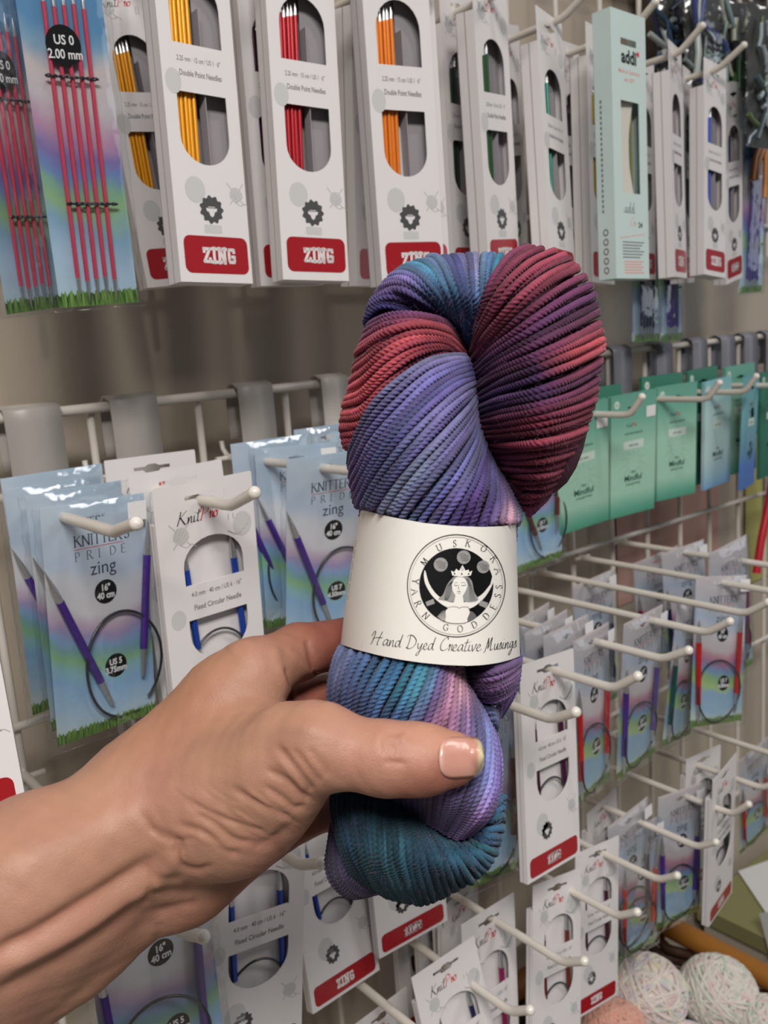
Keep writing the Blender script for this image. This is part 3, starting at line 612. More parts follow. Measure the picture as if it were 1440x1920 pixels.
POSES = {
 't1': ('dpn', [0.278,-0.1143,1.7459,-0.0016,-0.0456,0.0434,0.9711]),
 't2': ('dpn', [0.3509,-0.1158,1.7465,-0.117,-0.0366,0.0488,0.9729]),
 't3': ('dpn', [0.4331,-0.121,1.7448,0.0774,-0.0272,0.0226,0.979]),
 't4': ('dpn', [0.5201,-0.1102,1.7481,0.2187,0.0185,-0.0533,0.966]),
 't5': ('dpn', [0.5964,-0.1003,1.7361,0.2668,-0.0645,0.0846,0.9531]),
 't6': ('addi', [0.6424,-0.14,1.7327,0.0398,-0.0132,0.0178,0.9789]),
 't7': ('dpn', [0.779,-0.092,1.7401,0.3341,-0.0216,0.0176,0.9546]),
 't8': ('dpn', [0.8594,-0.0835,1.7371,0.0845,-0.0439,0.0942,0.9427]),
 't9': ('dpn', [0.9423,-0.0548,1.7353,0.1442,0.0665,-0.1826,0.9548]),
 'b0': ('dpn', [0.2762,-0.0252,1.7379,-0.0494,-0.0572,-0.0654,0.9077]),
 'b1': ('dpn', [0.3496,-0.0854,1.7492,-0.1096,0.0082,0.0086,0.9829]),
 'b2': ('dpn', [0.4346,-0.0838,1.7441,0.2024,0.0548,0.0204,0.9686]),
 'b3': ('dpn', [0.4084,-0.1362,1.7502,-0.1739,0.0001,-0.0002,1.0116]),
 'b4': ('dpn', [0.5228,-0.075,1.7493,0.2115,0.0202,-0.0222,0.9819]),
 'b5': ('dpn', [0.6078,-0.0474,1.7461,0.3503,0.0634,-0.1699,0.9438]),
 'b6': ('dpn', [0.6865,-0.0465,1.7424,0.309,0.0309,-0.0914,0.9425]),
 'b7': ('dpn', [0.6749,-0.0866,1.7411,0.2272,-0.0166,0.0427,0.9722]),
 'b8': ('dpn', [0.7836,-0.0558,1.7369,0.1853,-0.0019,0.0145,0.9286]),
 'b9': ('dpn', [0.8569,-0.0556,1.7381,0.3649,0.0037,-0.031,0.9559]),
 'p1': ('rdpn', [0.1997,-0.1137,1.7691,-0.1066,0.0915,-0.033,0.9645]),
 'p2': ('rdpn', [0.1789,-0.0692,1.7652,0.325,0.0999,-0.0972,0.9487]),
 'm1': ('rain', [0.1816,-0.1184,1.4238,0.1544,0.0511,0.0425,0.9872]),
 'm2': ('rain', [0.1811,-0.0938,1.4288,0.2677,0.0007,0.0328,0.9929]),
 'm3': ('rain', [0.1796,-0.0646,1.4301,0.2296,0.0004,0.0215,0.9935]),
 'm4': ('rain', [0.1884,-0.0386,1.4336,0.0474,0,0.0001,0.9982]),
 'm5': ('circ', [0.2279,-0.1584,1.4309,0.0504,0.0625,-0.0166,1.0275]),
 'm6': ('circ', [0.2395,-0.1031,1.4326,-0.0271,0.0001,-0.0317,1.0035]),
 'm7': ('circ', [0.2398,-0.0694,1.4382,-0.01,-0,0.017,0.9993]),
 'm8': ('rain', [0.3373,-0.1249,1.4287,-0.0952,0.172,0.0151,0.9945]),
 'm9': ('rain', [0.3535,-0.0609,1.4289,-0.2409,-0.0002,0.0298,0.9634]),
 'm10': ('rain', [0.3394,-0.0496,1.4351,0.0094,0,0.0059,0.9995]),
 'm11': ('rain', [0.4039,-0.0285,1.4364,0.0948,0.0001,0.0125,0.998]),
 'm12': ('circ', [0.0651,-0.1999,1.4732,-0.3012,-0.1611,-0.0325,1.0594]),
 'l1': ('rain', [0.1744,-0.1597,1.2309,-0.2034,-0.2744,0.2919,0.9683]),
 'l2': ('circ', [0.2266,-0.1802,1.2384,-0.0834,0.0345,0.1011,1.0454]),
 'l3': ('circ', [0.3005,-0.1264,1.2164,0.0898,-0.1678,0.044,0.9853]),
 'l4': ('circ', [0.3515,-0.1525,1.2359,-0.0441,-0.0362,-0.0002,1.0075]),
 'l5': ('circ', [0.3256,-0.1474,1.043,0.1968,-0.1106,0.1224,0.9315]),
 'l6': ('circ', [0.3737,-0.1614,1.0635,-0.0217,-0.185,-0.0389,1.0038]),
 'l7': ('circ', [0.3908,-0.1928,1.1089,0.1777,-0.0956,0.1607,1.0365]),
 'l8': ('circ', [0.4919,-0.1671,1.0742,0.0526,-0.1109,0.2024,0.9921]),
 'l9': ('circ', [0.5711,-0.1443,1.0575,0.0037,-0.0619,0.1328,0.9835]),
 'r1': ('circ', [0.4506,-0.202,1.2767,0.0849,-0.068,0.097,1.0193]),
 'r2': ('rain', [0.5308,-0.1767,1.268,0.2256,-0.0026,0.054,0.9636]),
 'r3': ('rain', [0.5943,-0.1791,1.2664,0.1227,0.0668,0.0111,0.9975]),
 'r4': ('rain', [0.7013,-0.1545,1.2469,0.1596,0.036,0.1925,0.9547]),
 'r5': ('rain', [0.7342,-0.1647,1.2643,-0.2014,-0.0873,0.1502,1.0125]),
 's1': ('rain', [0.5116,-0.1682,1.2765,0.1478,0,0.0043,0.9983]),
 's2': ('rain', [0.5045,-0.155,1.2786,0.1906,-0.0002,-0.016,1]),
 's3': ('rain', [0.6795,-0.0618,1.2582,0.0546,-0.0001,-0.0292,1.0022]),
 's4': ('rain', [0.569,-0.0808,1.2547,0.1955,-0.0004,-0.0261,1.0009]),
 's5': ('rain', [0.8096,-0.0428,1.2514,-0.2397,0.1393,-0.1709,0.9646]),
 's6': ('rain', [0.7945,-0.0856,1.269,-0.1171,0.0005,-0.0541,1.0065]),
 'r6': ('rain', [0.7723,-0.1487,1.2847,-0.0065,0,-0.092,1.0088]),
 'r7': ('circ', [0.733,-0.1687,1.0784,0.1934,0.0401,-0.0313,1.0569]),
 'r8': ('circ', [0.7858,-0.1135,1.056,-0.0456,-0.0002,0.0599,0.9928]),
 'r9': ('rain', [0.7039,-0.139,1.0547,-0.1139,-0.0511,0.0928,0.9671]),
 'r10': ('rain', [0.6475,-0.1348,1.0412,-0.0084,-0.0279,0.1169,0.9204]),
 'r11': ('circ', [0.6368,-0.0988,1.0555,0.1855,0,0,0.9986]),
 'r12': ('rain', [0.6244,-0.137,1.0636,0.0579,-0.0002,-0.0428,1.0073]),
 'r13': ('rain', [0.88,-0.1162,1.0267,-0.0109,0.0697,-0.1412,0.9219]),
 'r14': ('rain', [0.4423,-0.1558,1.2422,0.1952,-0.1211,0.2391,0.9856]),
 'q1': ('rain', [0.5986,-0.0636,1.4184,-0.0333,0.038,-0.0567,0.9798]),
 'v1': ('circ', [0.4531,-0.0965,1.0476,0.3151,0.0019,0.0785,0.9845]),
 'v2': ('circ', [0.4554,-0.0857,1.0539,0.3428,0.0003,0.0129,0.995]),
 'g1': ('green', [0.6389,-0.0873,1.4286,-0.2581,0.2031,-0.1351,0.9608]),
 'g2': ('green', [0.7198,-0.0839,1.4319,-0.21,0.1128,-0.0577,0.9561]),
 'g3': ('green', [0.8161,-0.0672,1.4316,-0.1957,0.0568,-0.0277,0.9457]),
 'g4': ('green', [0.8907,-0.0682,1.4307,0.0294,0.0439,-0.0453,0.9337]),
 'g5': ('green', [0.9275,-0.087,1.4319,0.2888,0.036,0.0254,0.9728]),
 'g6': ('green', [1.0082,-0.0645,1.4308,0.1044,0.0237,-0.0391,0.9809]),
 'g7': ('green', [0.7073,-0.053,1.4383,-0.1466,0.0005,-0.0424,1.0037]),
 'g8': ('green', [0.8122,-0.0521,1.4419,-0.1637,0.0002,-0.0142,1.0026]),
 'g9': ('green', [0.8891,-0.0506,1.4426,0.0128,-0,-0.0347,1.0007]),
 'g10': ('green', [0.9815,-0.041,1.4397,-0.0508,0.0001,-0.0325,1.0012]),
 'u1': ('rdpn', [0.8632,-0.0294,1.7236,0.1103,0.0018,-0.0048,0.9992]),
 'u2': ('rdpn', [0.8224,-0.0299,1.7256,0.0063,0.0003,0.0202,0.9999]),
 'u3': ('rdpn', [1.0517,-0.0235,1.7698,-0.0691,0.052,-0.0173,0.9969]),
}

# ---------------------------------------------------------------- the shop wall, floor and fixed boards
WALLM = mat('greige_wall_paint', (180, 167, 150), 0.42, bump=0.03, bscale=60)
def slab_obj(name, x0, x1, y0, y1, z0, z1, m, kind='structure', **kw):
    mb = MB(); mb.box(x0, x1, y0, y1, z0, z1); o = mb.build(name, [m]); return tag(o, kind=kind, **kw)
slab_obj('wall_back', -1.6, 4.0, .055, .12, 0, 2.8, WALLM)
slab_obj('floor', -1.6, 4.0, -3.2, .055, -.05, 0, mat('pale_floor', (150, 142, 130), .4, bump=.05, bscale=8))

# wire grid panels -------------------------------------------------
def grid_panel(name, xs, zs, x0, x1, z0, z1, label, r=.0028, rb=.0036):
    t = empty(name, Matrix.Translation((x0, 0, z0)), label, 'display grid'); iw = Matrix.Translation((-x0, 0, -z0))
    for x in xs:
        mb = MB(); mb.tube([(x-x0, .004, 0), (x-x0, .004, z1-z0)], r, 10); mb.build('vertical_wire', [HOOKM], t)
    for z in zs:
        mb = MB(); rr = rb if abs(z-z1) < .01 or abs(z-z0) < .01 else r
        mb.tube([(0, -.001, z-z0), (x1-x0, -.001, z-z0)], rr, 10); mb.build('horizontal_wire', [HOOKM], t)
    return t
gx = [-.08, -.002, .076, .155, .233, .314, .39, .462, .53, .596, .662, .73, .797, .862, .927, .99, 1.056, 1.122, 1.19, 1.256]
grid_panel('wire_grid_panel', gx, [1.467, 1.265, 1.065, .865], -.12, 1.30, .86, 1.467, 'white wire grid panel with a bare top bar, the lower of the two')
grid_panel('wire_grid_panel', gx, [1.60, 1.735, 1.87, 2.0], -.12, 1.30, 1.565, 2.05, 'upper white wire grid panel, mostly hidden by the top row of needle boxes')

# hanging strips folded over the lower grid's top bar
def strip(x, w, drop, m, label, grp='plastic strips folded over the lower grid', lean=0.0):
    mb = MB(); P = [(.0085, -.035), (.0085, -.004), (.006, .0035), (.0, .0062), (-.006, .0035), (-.0085, -.004), (-.0085-lean*.3, -drop*.5), (-.0085-lean, -drop)]
    q = crom(P, 4); n = len(q); vs = []
    for y, z in q: vs += [(-w/2, y, z), (w/2, y, z)]
    fs = [(2*i, 2*i+1, 2*i+3, 2*i+2) for i in range(n-1)]; mb.add(vs, fs, 0, True)
    o = mb.build('display_strip', [m]); o.location = (x, -.001, 1.467)
    md = o.modifiers.new('thickness', 'SOLIDIFY'); md.thickness = .0012
    return tag(o, label, 'display strip', grp)
SG = mat('grey_plastic_strip', (172, 165, 158), .38); SW = mat('pearl_plastic_strip', (205, 198, 190), .3); SB = mat('cool_grey_plastic_strip', (132, 132, 140), .35)
for px, w, m, lab in ((52, .036, SG, 'wide grey plastic strip folded over the grid bar at the left edge of the photo'),
                      (240, .034, SG, 'grey plastic strip folded over the grid bar above the white boxes at left'),
                      (466, .030, SG, 'grey plastic strip folded over the grid bar, just left of the pearl white strip'),
                      (614, .026, SW, 'pearl white plastic strip folded over the grid bar beside the left side of the skein'),
                      (1152, .030, SB, 'cool grey strip on the grid bar touching the right side of the skein'),
                      (1231, .030, SB, 'cool grey strip on the grid bar above the second green packet from the skein'),
                      (1298, .030, SB, 'cool grey strip on the grid bar, third one right of the skein'),
                      (1351, .030, SB, 'cool grey strip on the grid bar above the pale blue packet'),
                      (1394, .030, SB, 'cool grey strip on the grid bar, last but one before the right edge'),
                      (1434, .030, SB, 'cool grey strip on the grid bar at the right edge of the photo')):
    yb = 785-.105*px
    strip(at(px, yb, 0)[0], w, .17 if px < 800 else .12, m, lab)

# peg hooks --------------------------------------------------------
def peg_hook(x, L, z, label, tip=.02, ang=.45, rb=.0030, group='white coated peg hooks'):
    t = empty('peg_hook', Matrix.Translation((x, 0, z)), label, 'hook', group)
    mb = MB(); P = [(0, .001, 0), (0, -.3*L, 0), (0, -.6*L, 0), (0, -L+.012, 0), (0, -L+.004, .0003), (0, -L-.002, .0022)]
    P += [(0, -L-.002-tip*math.cos(ang)*k, .0022+tip*math.sin(ang)*k) for k in (.3, .65, 1)]
    e = np.array(P[-1]); d = np.array([0, -math.cos(ang), math.sin(ang)])
    mb.tube(P, rb, 12)
    mb.build('prong', [HOOKM], t)
    mb = MB(); mb.tube([e-d*.002, e-d*.001, e+d*.0006, e+d*.0018, e+d*.0026], [rb*1.02, rb*1.12, rb*1.08, rb*.8, rb*.25], 12); mb.build('rounded_tip', [mat('white_tip', (232, 226, 216), .25, coat=.3)], t)
    mb = MB(); mb.tube([(-.012, -.004, .0), (.012, -.004, .0)], .002, 8); mb.tube([(0, -.001, 0), (0, .006, .006), (0, .007, .012)], .002, 8); mb.build('mounting_clip', [HOOKM], t)
    return t
def hz(px, py, z):
    d = VI + RI*(px-720)/F - UI*(py-960)/F
    return CAM + d*((z-CAM[2])/d[2])
for px, py, z, tip, ang, lab in (
    (222, 1000, 1.418, .021, .25, 'peg hook through the rainbow packets at far left, its tip raised'),
    (440, 950, 1.420, .021, .35, 'peg hook through the front white box left of the skein, tip raised'),
    (742, 893, 1.420, .020, .35, 'peg hook running in behind the left edge of the skein'),
    (1153, 1292, 1.265, .020, .62, 'long peg hook carrying the tall white box right of the paper label'),
    (1038, 1351, 1.265, .018, .5, 'long peg hook ending in front of the window of the tall white box'),
    (1247, 1237, 1.258, .020, .5, 'long peg hook carrying the packet with purple needles'),
    (1328, 1187, 1.258, .020, .6, 'long peg hook ending above the packet with dark green needles'),
    (1400, 1151, 1.258, .020, .6, 'long peg hook ending over the packet with bright red needles'),
    (1500, 1118, 1.258, .020, .6, 'long peg hook leaving the photo at the right, above the red needle packet'),
    (1560, 1078, 1.262, .020, .6, 'uppermost long peg hook leaving the photo at the right'),
    (350, 1755, 1.230, .018, .4, 'peg hook showing its tip just under the wrist'),
    (565, 1625, 1.230, .020, .45, 'peg hook just below the hidden fingers, tip pointing right'),
    (1374, 1527, 1.045, .020, .8, 'lower peg hook ending in front of the sharply turned white box'),
    (1310, 1589, 1.045, .018, .6, 'lower peg hook ending over the packet with one purple needle'),
    (1237, 1651, 1.045, .018, .6, 'lower peg hook ending over the packet with red needles, above the yarn balls'),
    (1161, 1719, 1.055, .018, .6, 'lower peg hook carrying the box with the red block above the yarn balls'),
    (1060, 1807, 1.065, .018, .55, 'lower peg hook carrying the box with brown needles'),
    (960, 1899, 1.055, .018, .6, 'lower peg hook carrying the box with a navy needle at the bottom edge'),
    (1530, 1440, 1.045, .020, .6, 'lower peg hook leaving the photo at the right below the bright red needles'),
    (1430, 1478, 1.045, .020, .6, 'lower peg hook at the right edge through the upright white box'),
    (820, 1965, 1.060, .018, .6, 'lower peg hook seen only as a stem below the left ZING box'),
    (1061, 32, 1.733, .022, .45, 'top row peg hook through the box with teal needles'),
    (1189, 56, 1.733, .023, .6, 'top row peg hook through the pale mint box'),
    (1275, 99, 1.730, .025, .6, 'top row peg hook through the very narrow white box, tip raised'),
    (1350, 129, 1.728, .026, .5, 'top row peg hook through the box with blue needles'),
    ):
    p = hz(px, py, z); peg_hook(p[0], -p[1], z, lab, tip, ang)
for x, L, z, lab in ((.792, .115, 1.419, 'short peg hook through the green packet second from the skein'), (.868, .11, 1.419, 'short peg hook through the green packet third from the skein'),
                     (.945, .11, 1.419, 'short peg hook through the pale blue packet'), (1.005, .11, 1.419, 'short peg hook through the blue packet with two windows'), (.655, .125, 1.419, 'short peg hook through the green packet beside the skein'),
                     (.352, .15, 1.733, 'top row peg hook out of view above the red needles'), (.278, .15, 1.733, 'top row peg hook out of view above the yellow needles'),
                     (.433, .15, 1.733, 'top row peg hook out of view above the orange needles'), (.520, .14, 1.733, 'top row peg hook above the green needles, cut off by the top of the photo'), (.19, .15, 1.754, 'top row peg hook above the pink needles, out of view')):
    peg_hook(x, L, z, lab, .018, .9)

# packages ---------------------------------------------------------
def P_(k): return POSES[k][1]
DG = 'double pointed needle boxes in the top row'; CG = 'white circular needle boxes'; RG = 'rainbow circular needle packets'; GG = 'green knitting needle packets'
POSES['v3'] = ('circ', [.452, -.072, 1.051, .1, 0, 0, 1.0]); POSES['v4'] = ('circ', [.446, -.052, 1.049, .02, 0, 0, 1.0])
def recede(k, f):
    x, y, z, a, b, c, q = POSES[k][1]; POSES[k] = (POSES[k][0], [CAM[0]+(x-CAM[0])*f, CAM[1]+(y-CAM[1])*f, CAM[2]+(z-CAM[2])*f, a, b, c, q*f])
recede('l7', 1.075); recede('l6', .95)
PK = [
 ('t1', 'yellow', 'white needle box with bright yellow needles in its windows, front box of the leftmost stack'),
 ('t2', 'red', 'white needle box with deep red needles in its windows and a full red ZING block'),
 ('t3', 'orange', 'white box with orange needles, its red block half hidden by the skein top'),
 ('t4', 'green', 'white needle box with dark green needles, straight above the top of the skein'),
 ('t5', 'teal', 'white box with teal needles, hook through its tab, above the burgundy coil'),
 ('t7', 'magenta', 'very narrow looking white needle box right of the pale mint box, turned almost edge on'),
 ('t8', 'blue', 'white double pointed needle box with blue needles, hanging at the upper right'),
 ('t9', 'navy', 'shaded white needle box behind the blue needle box at far upper right'),
 ('b0', 'yellow', 'shaded white box between the pink needle packets and the yellow needle box'),
 ('b1', 'plum', 'shaded white box in the gap between the yellow and the red needle boxes'),
 ('b2', 'scarlet', 'shaded white box directly right of the box with deep red needles'),
 ('b3', 'orange', 'white box mostly hidden behind the orange needle box, only its left edge showing'),
 ('b4', 'darkgreen', 'shaded white box with near black green needles between the orange and green needle boxes'),
 ('b5', 'grey', 'shaded white box between the green and teal needle boxes'),
 ('b6', 'plum', 'shaded white box just right of the teal needle box'),
 ('b7', 'lime', 'white needle box with mustard yellow needles left of the pale mint box'),
 ('b8', 'plum', 'white box mostly hidden behind the right side of the pale mint box'),
 ('b9', 'navy', 'shaded white box between the very narrow box and the blue needle box'),
]
for k, c, lab in PK:
    thing('needle_box', P_(k), dpn_specs(c), lab, 'needle box', DG)
thing('needle_box', P_('t6'), addi_specs(), 'pale mint needle box with a long window and black lettering, in the top row', 'needle box')
for k, lab in (('p1', 'clear packet of five pink needles on a rainbow card at the upper left'),
               ('p2', 'clear packet of pink needles at the left edge, behind the front pink packet')):
    thing('needle_packet', P_(k), rdpn_specs('pink'), lab, 'needle packet', 'long rainbow needle packets')
for k, c, lab in (('u1', 'purple', 'long rainbow packet hanging low behind the top row, its grassy bottom showing'),
                  ('u2', 'navy', 'long dark packet hanging low behind the top row, beside the skein'),
                  ('u3', 'purple', 'shiny clear packet with a dark purple needle at the upper right edge')):
    thing('needle_packet', P_(k), rdpn_specs(c), lab, 'needle packet', 'long rainbow needle packets')
for k, c, lab in (('m5', 'blue', 'white circular needle box with blue needles, frontmost of the stack above the hand'),
                  ('m6', 'blue', 'white needle box second in the stack left of the skein, only its top corner showing'),
                  ('m7', 'blue', 'white needle box deepest in the stack left of the skein, in shade'),
                  ('m12', 'blue', 'white box cut off by the left edge of the photo beside the rainbow packets'),
                  ('l2', 'blue', 'white needle box under the hand with a black cable arched across its lower window'),
                  ('l3', 'blue', 'white box with tilted red ZING block, between the hand and the teal coil'),
                  ('l4', 'blue', 'white box whose red ZING block shows right under the teal end of the skein'),
                  ('l5', 'plum', 'white box at the bottom edge, only its top corner and slot showing'),
                  ('l6', 'navy', 'white box with a navy needle at the bottom edge below the skein'),
                  ('l7', 'magenta', 'white box with magenta needles at the bottom, behind the navy needle box'),
                  ('l8', 'brown', 'white box with brown needles at the bottom right of centre'),
                  ('l9', 'plum', 'white box with dark plum needles and a red block, just left of the yarn balls'),
                  ('r1', 'plum', 'tall white box with dark plum needles and red ZING block, right of the skein'),
                  ('r7', 'darkgreen', 'white box turned sharply sideways above the wooden basket rim, pale red block at its foot'),
                  ('r8', 'grey', 'white box behind the sharply turned box, only its upper part showing'),
                  ('r11', 'grey', 'shaded white box hanging at the back below the purple needle packet'),
                  ('v1', 'grey', 'shaded white box deep in the stack just under the right end of the skein'),
                  ('v2', 'grey', 'shaded white box fourth in the stack under the right end of the skein'),
                  ('v3', 'grey', 'shaded white box third in the stack near the grid, bottom middle'),
                  ('v4', 'plum', 'shaded white box against the grid at the bottom middle, deepest of all')):
    thing('needle_box', P_(k), circ_specs(c), lab, 'needle box', CG)
POSES['l1'] = ('rain', [.1505, -.2, 1.257, 0, 0, 0, 1.0])
US5, US7 = ('US 5', '3.75mm'), ('US 7', '4.50mm')
for k, c, st, t, pr, sg, lab in (
    ('m1', 'purple', 'blue', US5, True, False, 'rainbow card packet with two purple needles and looped cable at left, front of its stack'),
    ('m2', 'purple', 'blue', US5, False, False, 'rainbow card packet second in the stack at left, right behind the front one'),
    ('m3', 'purple', 'blue', US5, False, False, 'rainbow card packet third in the stack at left, its clear top edge showing'),
    ('m4', 'purple', 'blue', US5, False, False, 'rainbow card packet rearmost in the stack at left'),
    ('m8', 'purple', 'blue', US7, True, False, 'rainbow card packet with a purple needle partly hidden by the left side of the skein'),
    ('m9', 'purple', 'blue', US7, True, False, 'rainbow packet second in the stack left of the skein, grass edge above the knuckle'),
    ('m10', 'purple', 'blue', US7, False, False, 'rainbow card packet third in the stack left of the skein, upper edge showing'),
    ('m11', 'teal', 'blue', US7, False, False, 'rainbow card packet rearmost beside the left side of the skein'),
    ('l1', 'purple', 'blue', US5, False, True, 'rainbow card packet under the forearm at the bottom edge with two purple needles'),
    ('q1', 'brown', 'blue', US7, False, False, 'rainbow card packet whose lower end peeks out between the paper label and the green packets'),
    ('r14', 'brown', 'blue', US7, False, True, 'rainbow card packet with one brown needle behind the lower right of the skein'),
    ('r2', 'scarlet', 'red', US7, True, True, 'pale rainbow packet with bright red needles next to the tall white box'),
    ('r3', 'purple', 'red', US7, True, True, 'pale rainbow packet with purple needles, between the red and dark green needle packets'),
    ('r4', 'pine', 'red', US7, False, True, 'pale rainbow packet with dark green needles, seen nearly edge on'),
    ('r5', 'scarlet', 'red', US7, True, True, 'pale rainbow packet with bright red needles under the uppermost long hooks at the right'),
    ('r6', 'magenta', 'red', US7, False, True, 'pale packet behind the upper long hooks at the right edge'),
    ('r9', 'purple', 'red', US7, True, True, 'pale rainbow packet with one purple needle just left of the sharply turned box'),
    ('r10', 'coral', 'red', US7, True, True, 'pale rainbow packet with coral red needles hanging over the left yarn ball'),
    ('r12', 'grey', 'red', US7, True, True, 'clear topped packet with white sticker behind the coral needle packet'),
    ('r13', 'scarlet', 'red', US7, False, True, 'packet with dark red needles at the right edge beside the sharply turned box'),
    ('s1', 'scarlet', 'red', US7, True, True, 'clear topped packet with white sticker directly behind the bright red needle packet'),
    ('s2', 'grey', 'red', US7, True, True, 'clear topped packet with white sticker, second behind the bright red needle packet'),
    ('s3', 'navy', 'red', US7, True, True, 'shaded packet with white sticker close to the grid, left of the long hook row'),
    ('s4', 'grey', 'red', US7, True, True, 'shaded packet close to the grid, directly right of the paper label'),
    ('s5', 'magenta', 'red', US7, False, True, 'shaded packet with dark magenta needles near the grid below the green packets'),
    ('s6', 'navy', 'red', US7, True, True, 'shaded packet with white sticker near the grid behind the uppermost long hook')):
    thing('needle_packet', P_(k), rain_specs(c, st, t, pr, sg), lab, 'needle packet', RG)
for k, st, pr, lab in (('g1', 'green', True, 'green printed packet touching the right edge of the skein'),
                  ('g2', 'green', True, 'green printed packet, second to the right of the skein'),
                  ('g3', 'green', False, 'green printed packet, third to the right of the skein'),
                  ('g4', 'blue', False, 'pale blue printed packet right of the green ones'),
                  ('g5', 'blue_window', False, 'narrow looking blue packet with two round windows'),
                  ('g6', 'teal', False, 'dark green packet cut by the right edge of the photo'),
                  ('g7', 'teal', False, 'dark green packet behind the green packet nearest the skein'),
                  ('g8', 'teal', False, 'dark green packet behind the third green packet, its top edge showing'),
                  ('g9', 'teal', False, 'dark green packet behind the pale blue packet'),
                  ('g10', 'green', False, 'green packet behind the packet with two windows')):
    thing('needle_packet', P_(k), green_specs(st, pr), lab, 'needle packet', GG)

# ---------------------------------------------------------------- the skein of hand dyed yarn
ZC = .303                                  # depth of the skein's middle
def K1(u, v): return 600+u*.3889, 440+v*.3889
def K2(u, v): return 600+u*.27778, 940+v*.27778
def K3(u, v): return 580+u*.29167, 1200+v*.29167
def PX(px, py, dz): return CAM + (VI[None] + RI[None]*((px-720)/F)[:, None] - UI[None]*((py-960)/F)[:, None])*(ZC+dz/1000.0)[:, None]
# paper band shape, in the K2 frame
def lab_edges(v):
    t = np.clip((v-55)/910.0, -.2, 1.2); xl = 275-135*t-22*t*(1-t)*2
    t2 = np.clip((v-155)/890.0, -.2, 1.2); return xl, 1325+25*t2-8*t2*(1-t2)
def lab_top(u): return np.interp(u, [140, 275, 400, 500, 700, 900, 1100, 1230, 1325, 1350], [20, 55, 88, 110, 146, 166, 173, 168, 155, 148])
def lab_bot(u): return np.interp(u, [140, 250, 400, 550, 700, 850, 1000, 1100, 1200, 1290, 1350], [965, 1002, 1040, 1070, 1091, 1105, 1110, 1105, 1091, 1068, 1045])
def lab_dz(u, v):
    xl, xr = lab_edges(v); a = np.clip(2*(u-xl)/(xr-xl)-1, -1, 1)
    return 5-41*np.sqrt(np.maximum(0, 1-np.abs(a)**2.7)), a
def smooth_interp(T, P):
    """Catmull-Rom through P (m, d) at parameters T in [0, m-1]"""
    m = len(P); i = np.clip(np.floor(T).astype(int), 0, m-2); t = (T-i)[:, None]
    p1, p2 = P[i], P[i+1]; p0 = np.where((i > 0)[:, None], P[np.maximum(i-1, 0)], 2*p1-p2); p3 = np.where((i < m-2)[:, None], P[np.minimum(i+2, m-1)], 2*p2-p1)
    return .5*((2*p1)+(-p0+p2)*t+(2*p0-5*p1+4*p2-p3)*t*t+(-p0+3*p1-3*p2+p3)*t**3)
def yarn_mat():
    m = bpy.data.materials.new('hand_dyed_wool'); m.use_nodes = True; nt = m.node_tree; b = nt.nodes['Principled BSDF']
    at_ = nt.nodes.new('ShaderNodeAttribute'); at_.attribute_name = 'dye'; tc = nt.nodes.new('ShaderNodeTexCoord')
    nz = nt.nodes.new('ShaderNodeTexNoise'); nz.inputs['Scale'].default_value = 260; nz.inputs['Detail'].default_value = 3; nt.links.new(tc.outputs['Object'], nz.inputs['Vector'])
    hs = nt.nodes.new('ShaderNodeHueSaturation'); mr = nt.nodes.new('ShaderNodeMapRange'); mr.inputs['To Min'].default_value = .55; mr.inputs['To Max'].default_value = 1.1
    nt.links.new(nz.outputs['Fac'], mr.inputs['Value']); hs.inputs['Saturation'].default_value = .88; nt.links.new(mr.outputs[0], hs.inputs['Value']); nt.links.new(at_.outputs['Color'], hs.inputs['Color'])
    nt.links.new(hs.outputs[0], b.inputs['Base Color']); b.inputs['Roughness'].default_value = .75
    b.inputs['Sheen Weight'].default_value = .14; b.inputs['Sheen Roughness'].default_value = .4; b.inputs['Specular IOR Level'].default_value = .22
    n2 = nt.nodes.new('ShaderNodeTexNoise'); n2.inputs['Scale'].default_value = 2600; n2.inputs['Detail'].default_value = 2; nt.links.new(tc.outputs['Object'], n2.inputs['Vector'])
    bp = nt.nodes.new('ShaderNodeBump'); bp.inputs['Strength'].default_value = .35; bp.inputs['Distance'].default_value = .0005
    nt.links.new(n2.outputs['Fac'], bp.inputs['Height']); nt.links.new(bp.outputs[0], b.inputs['Normal'])
    return m
YARN = yarn_mat()
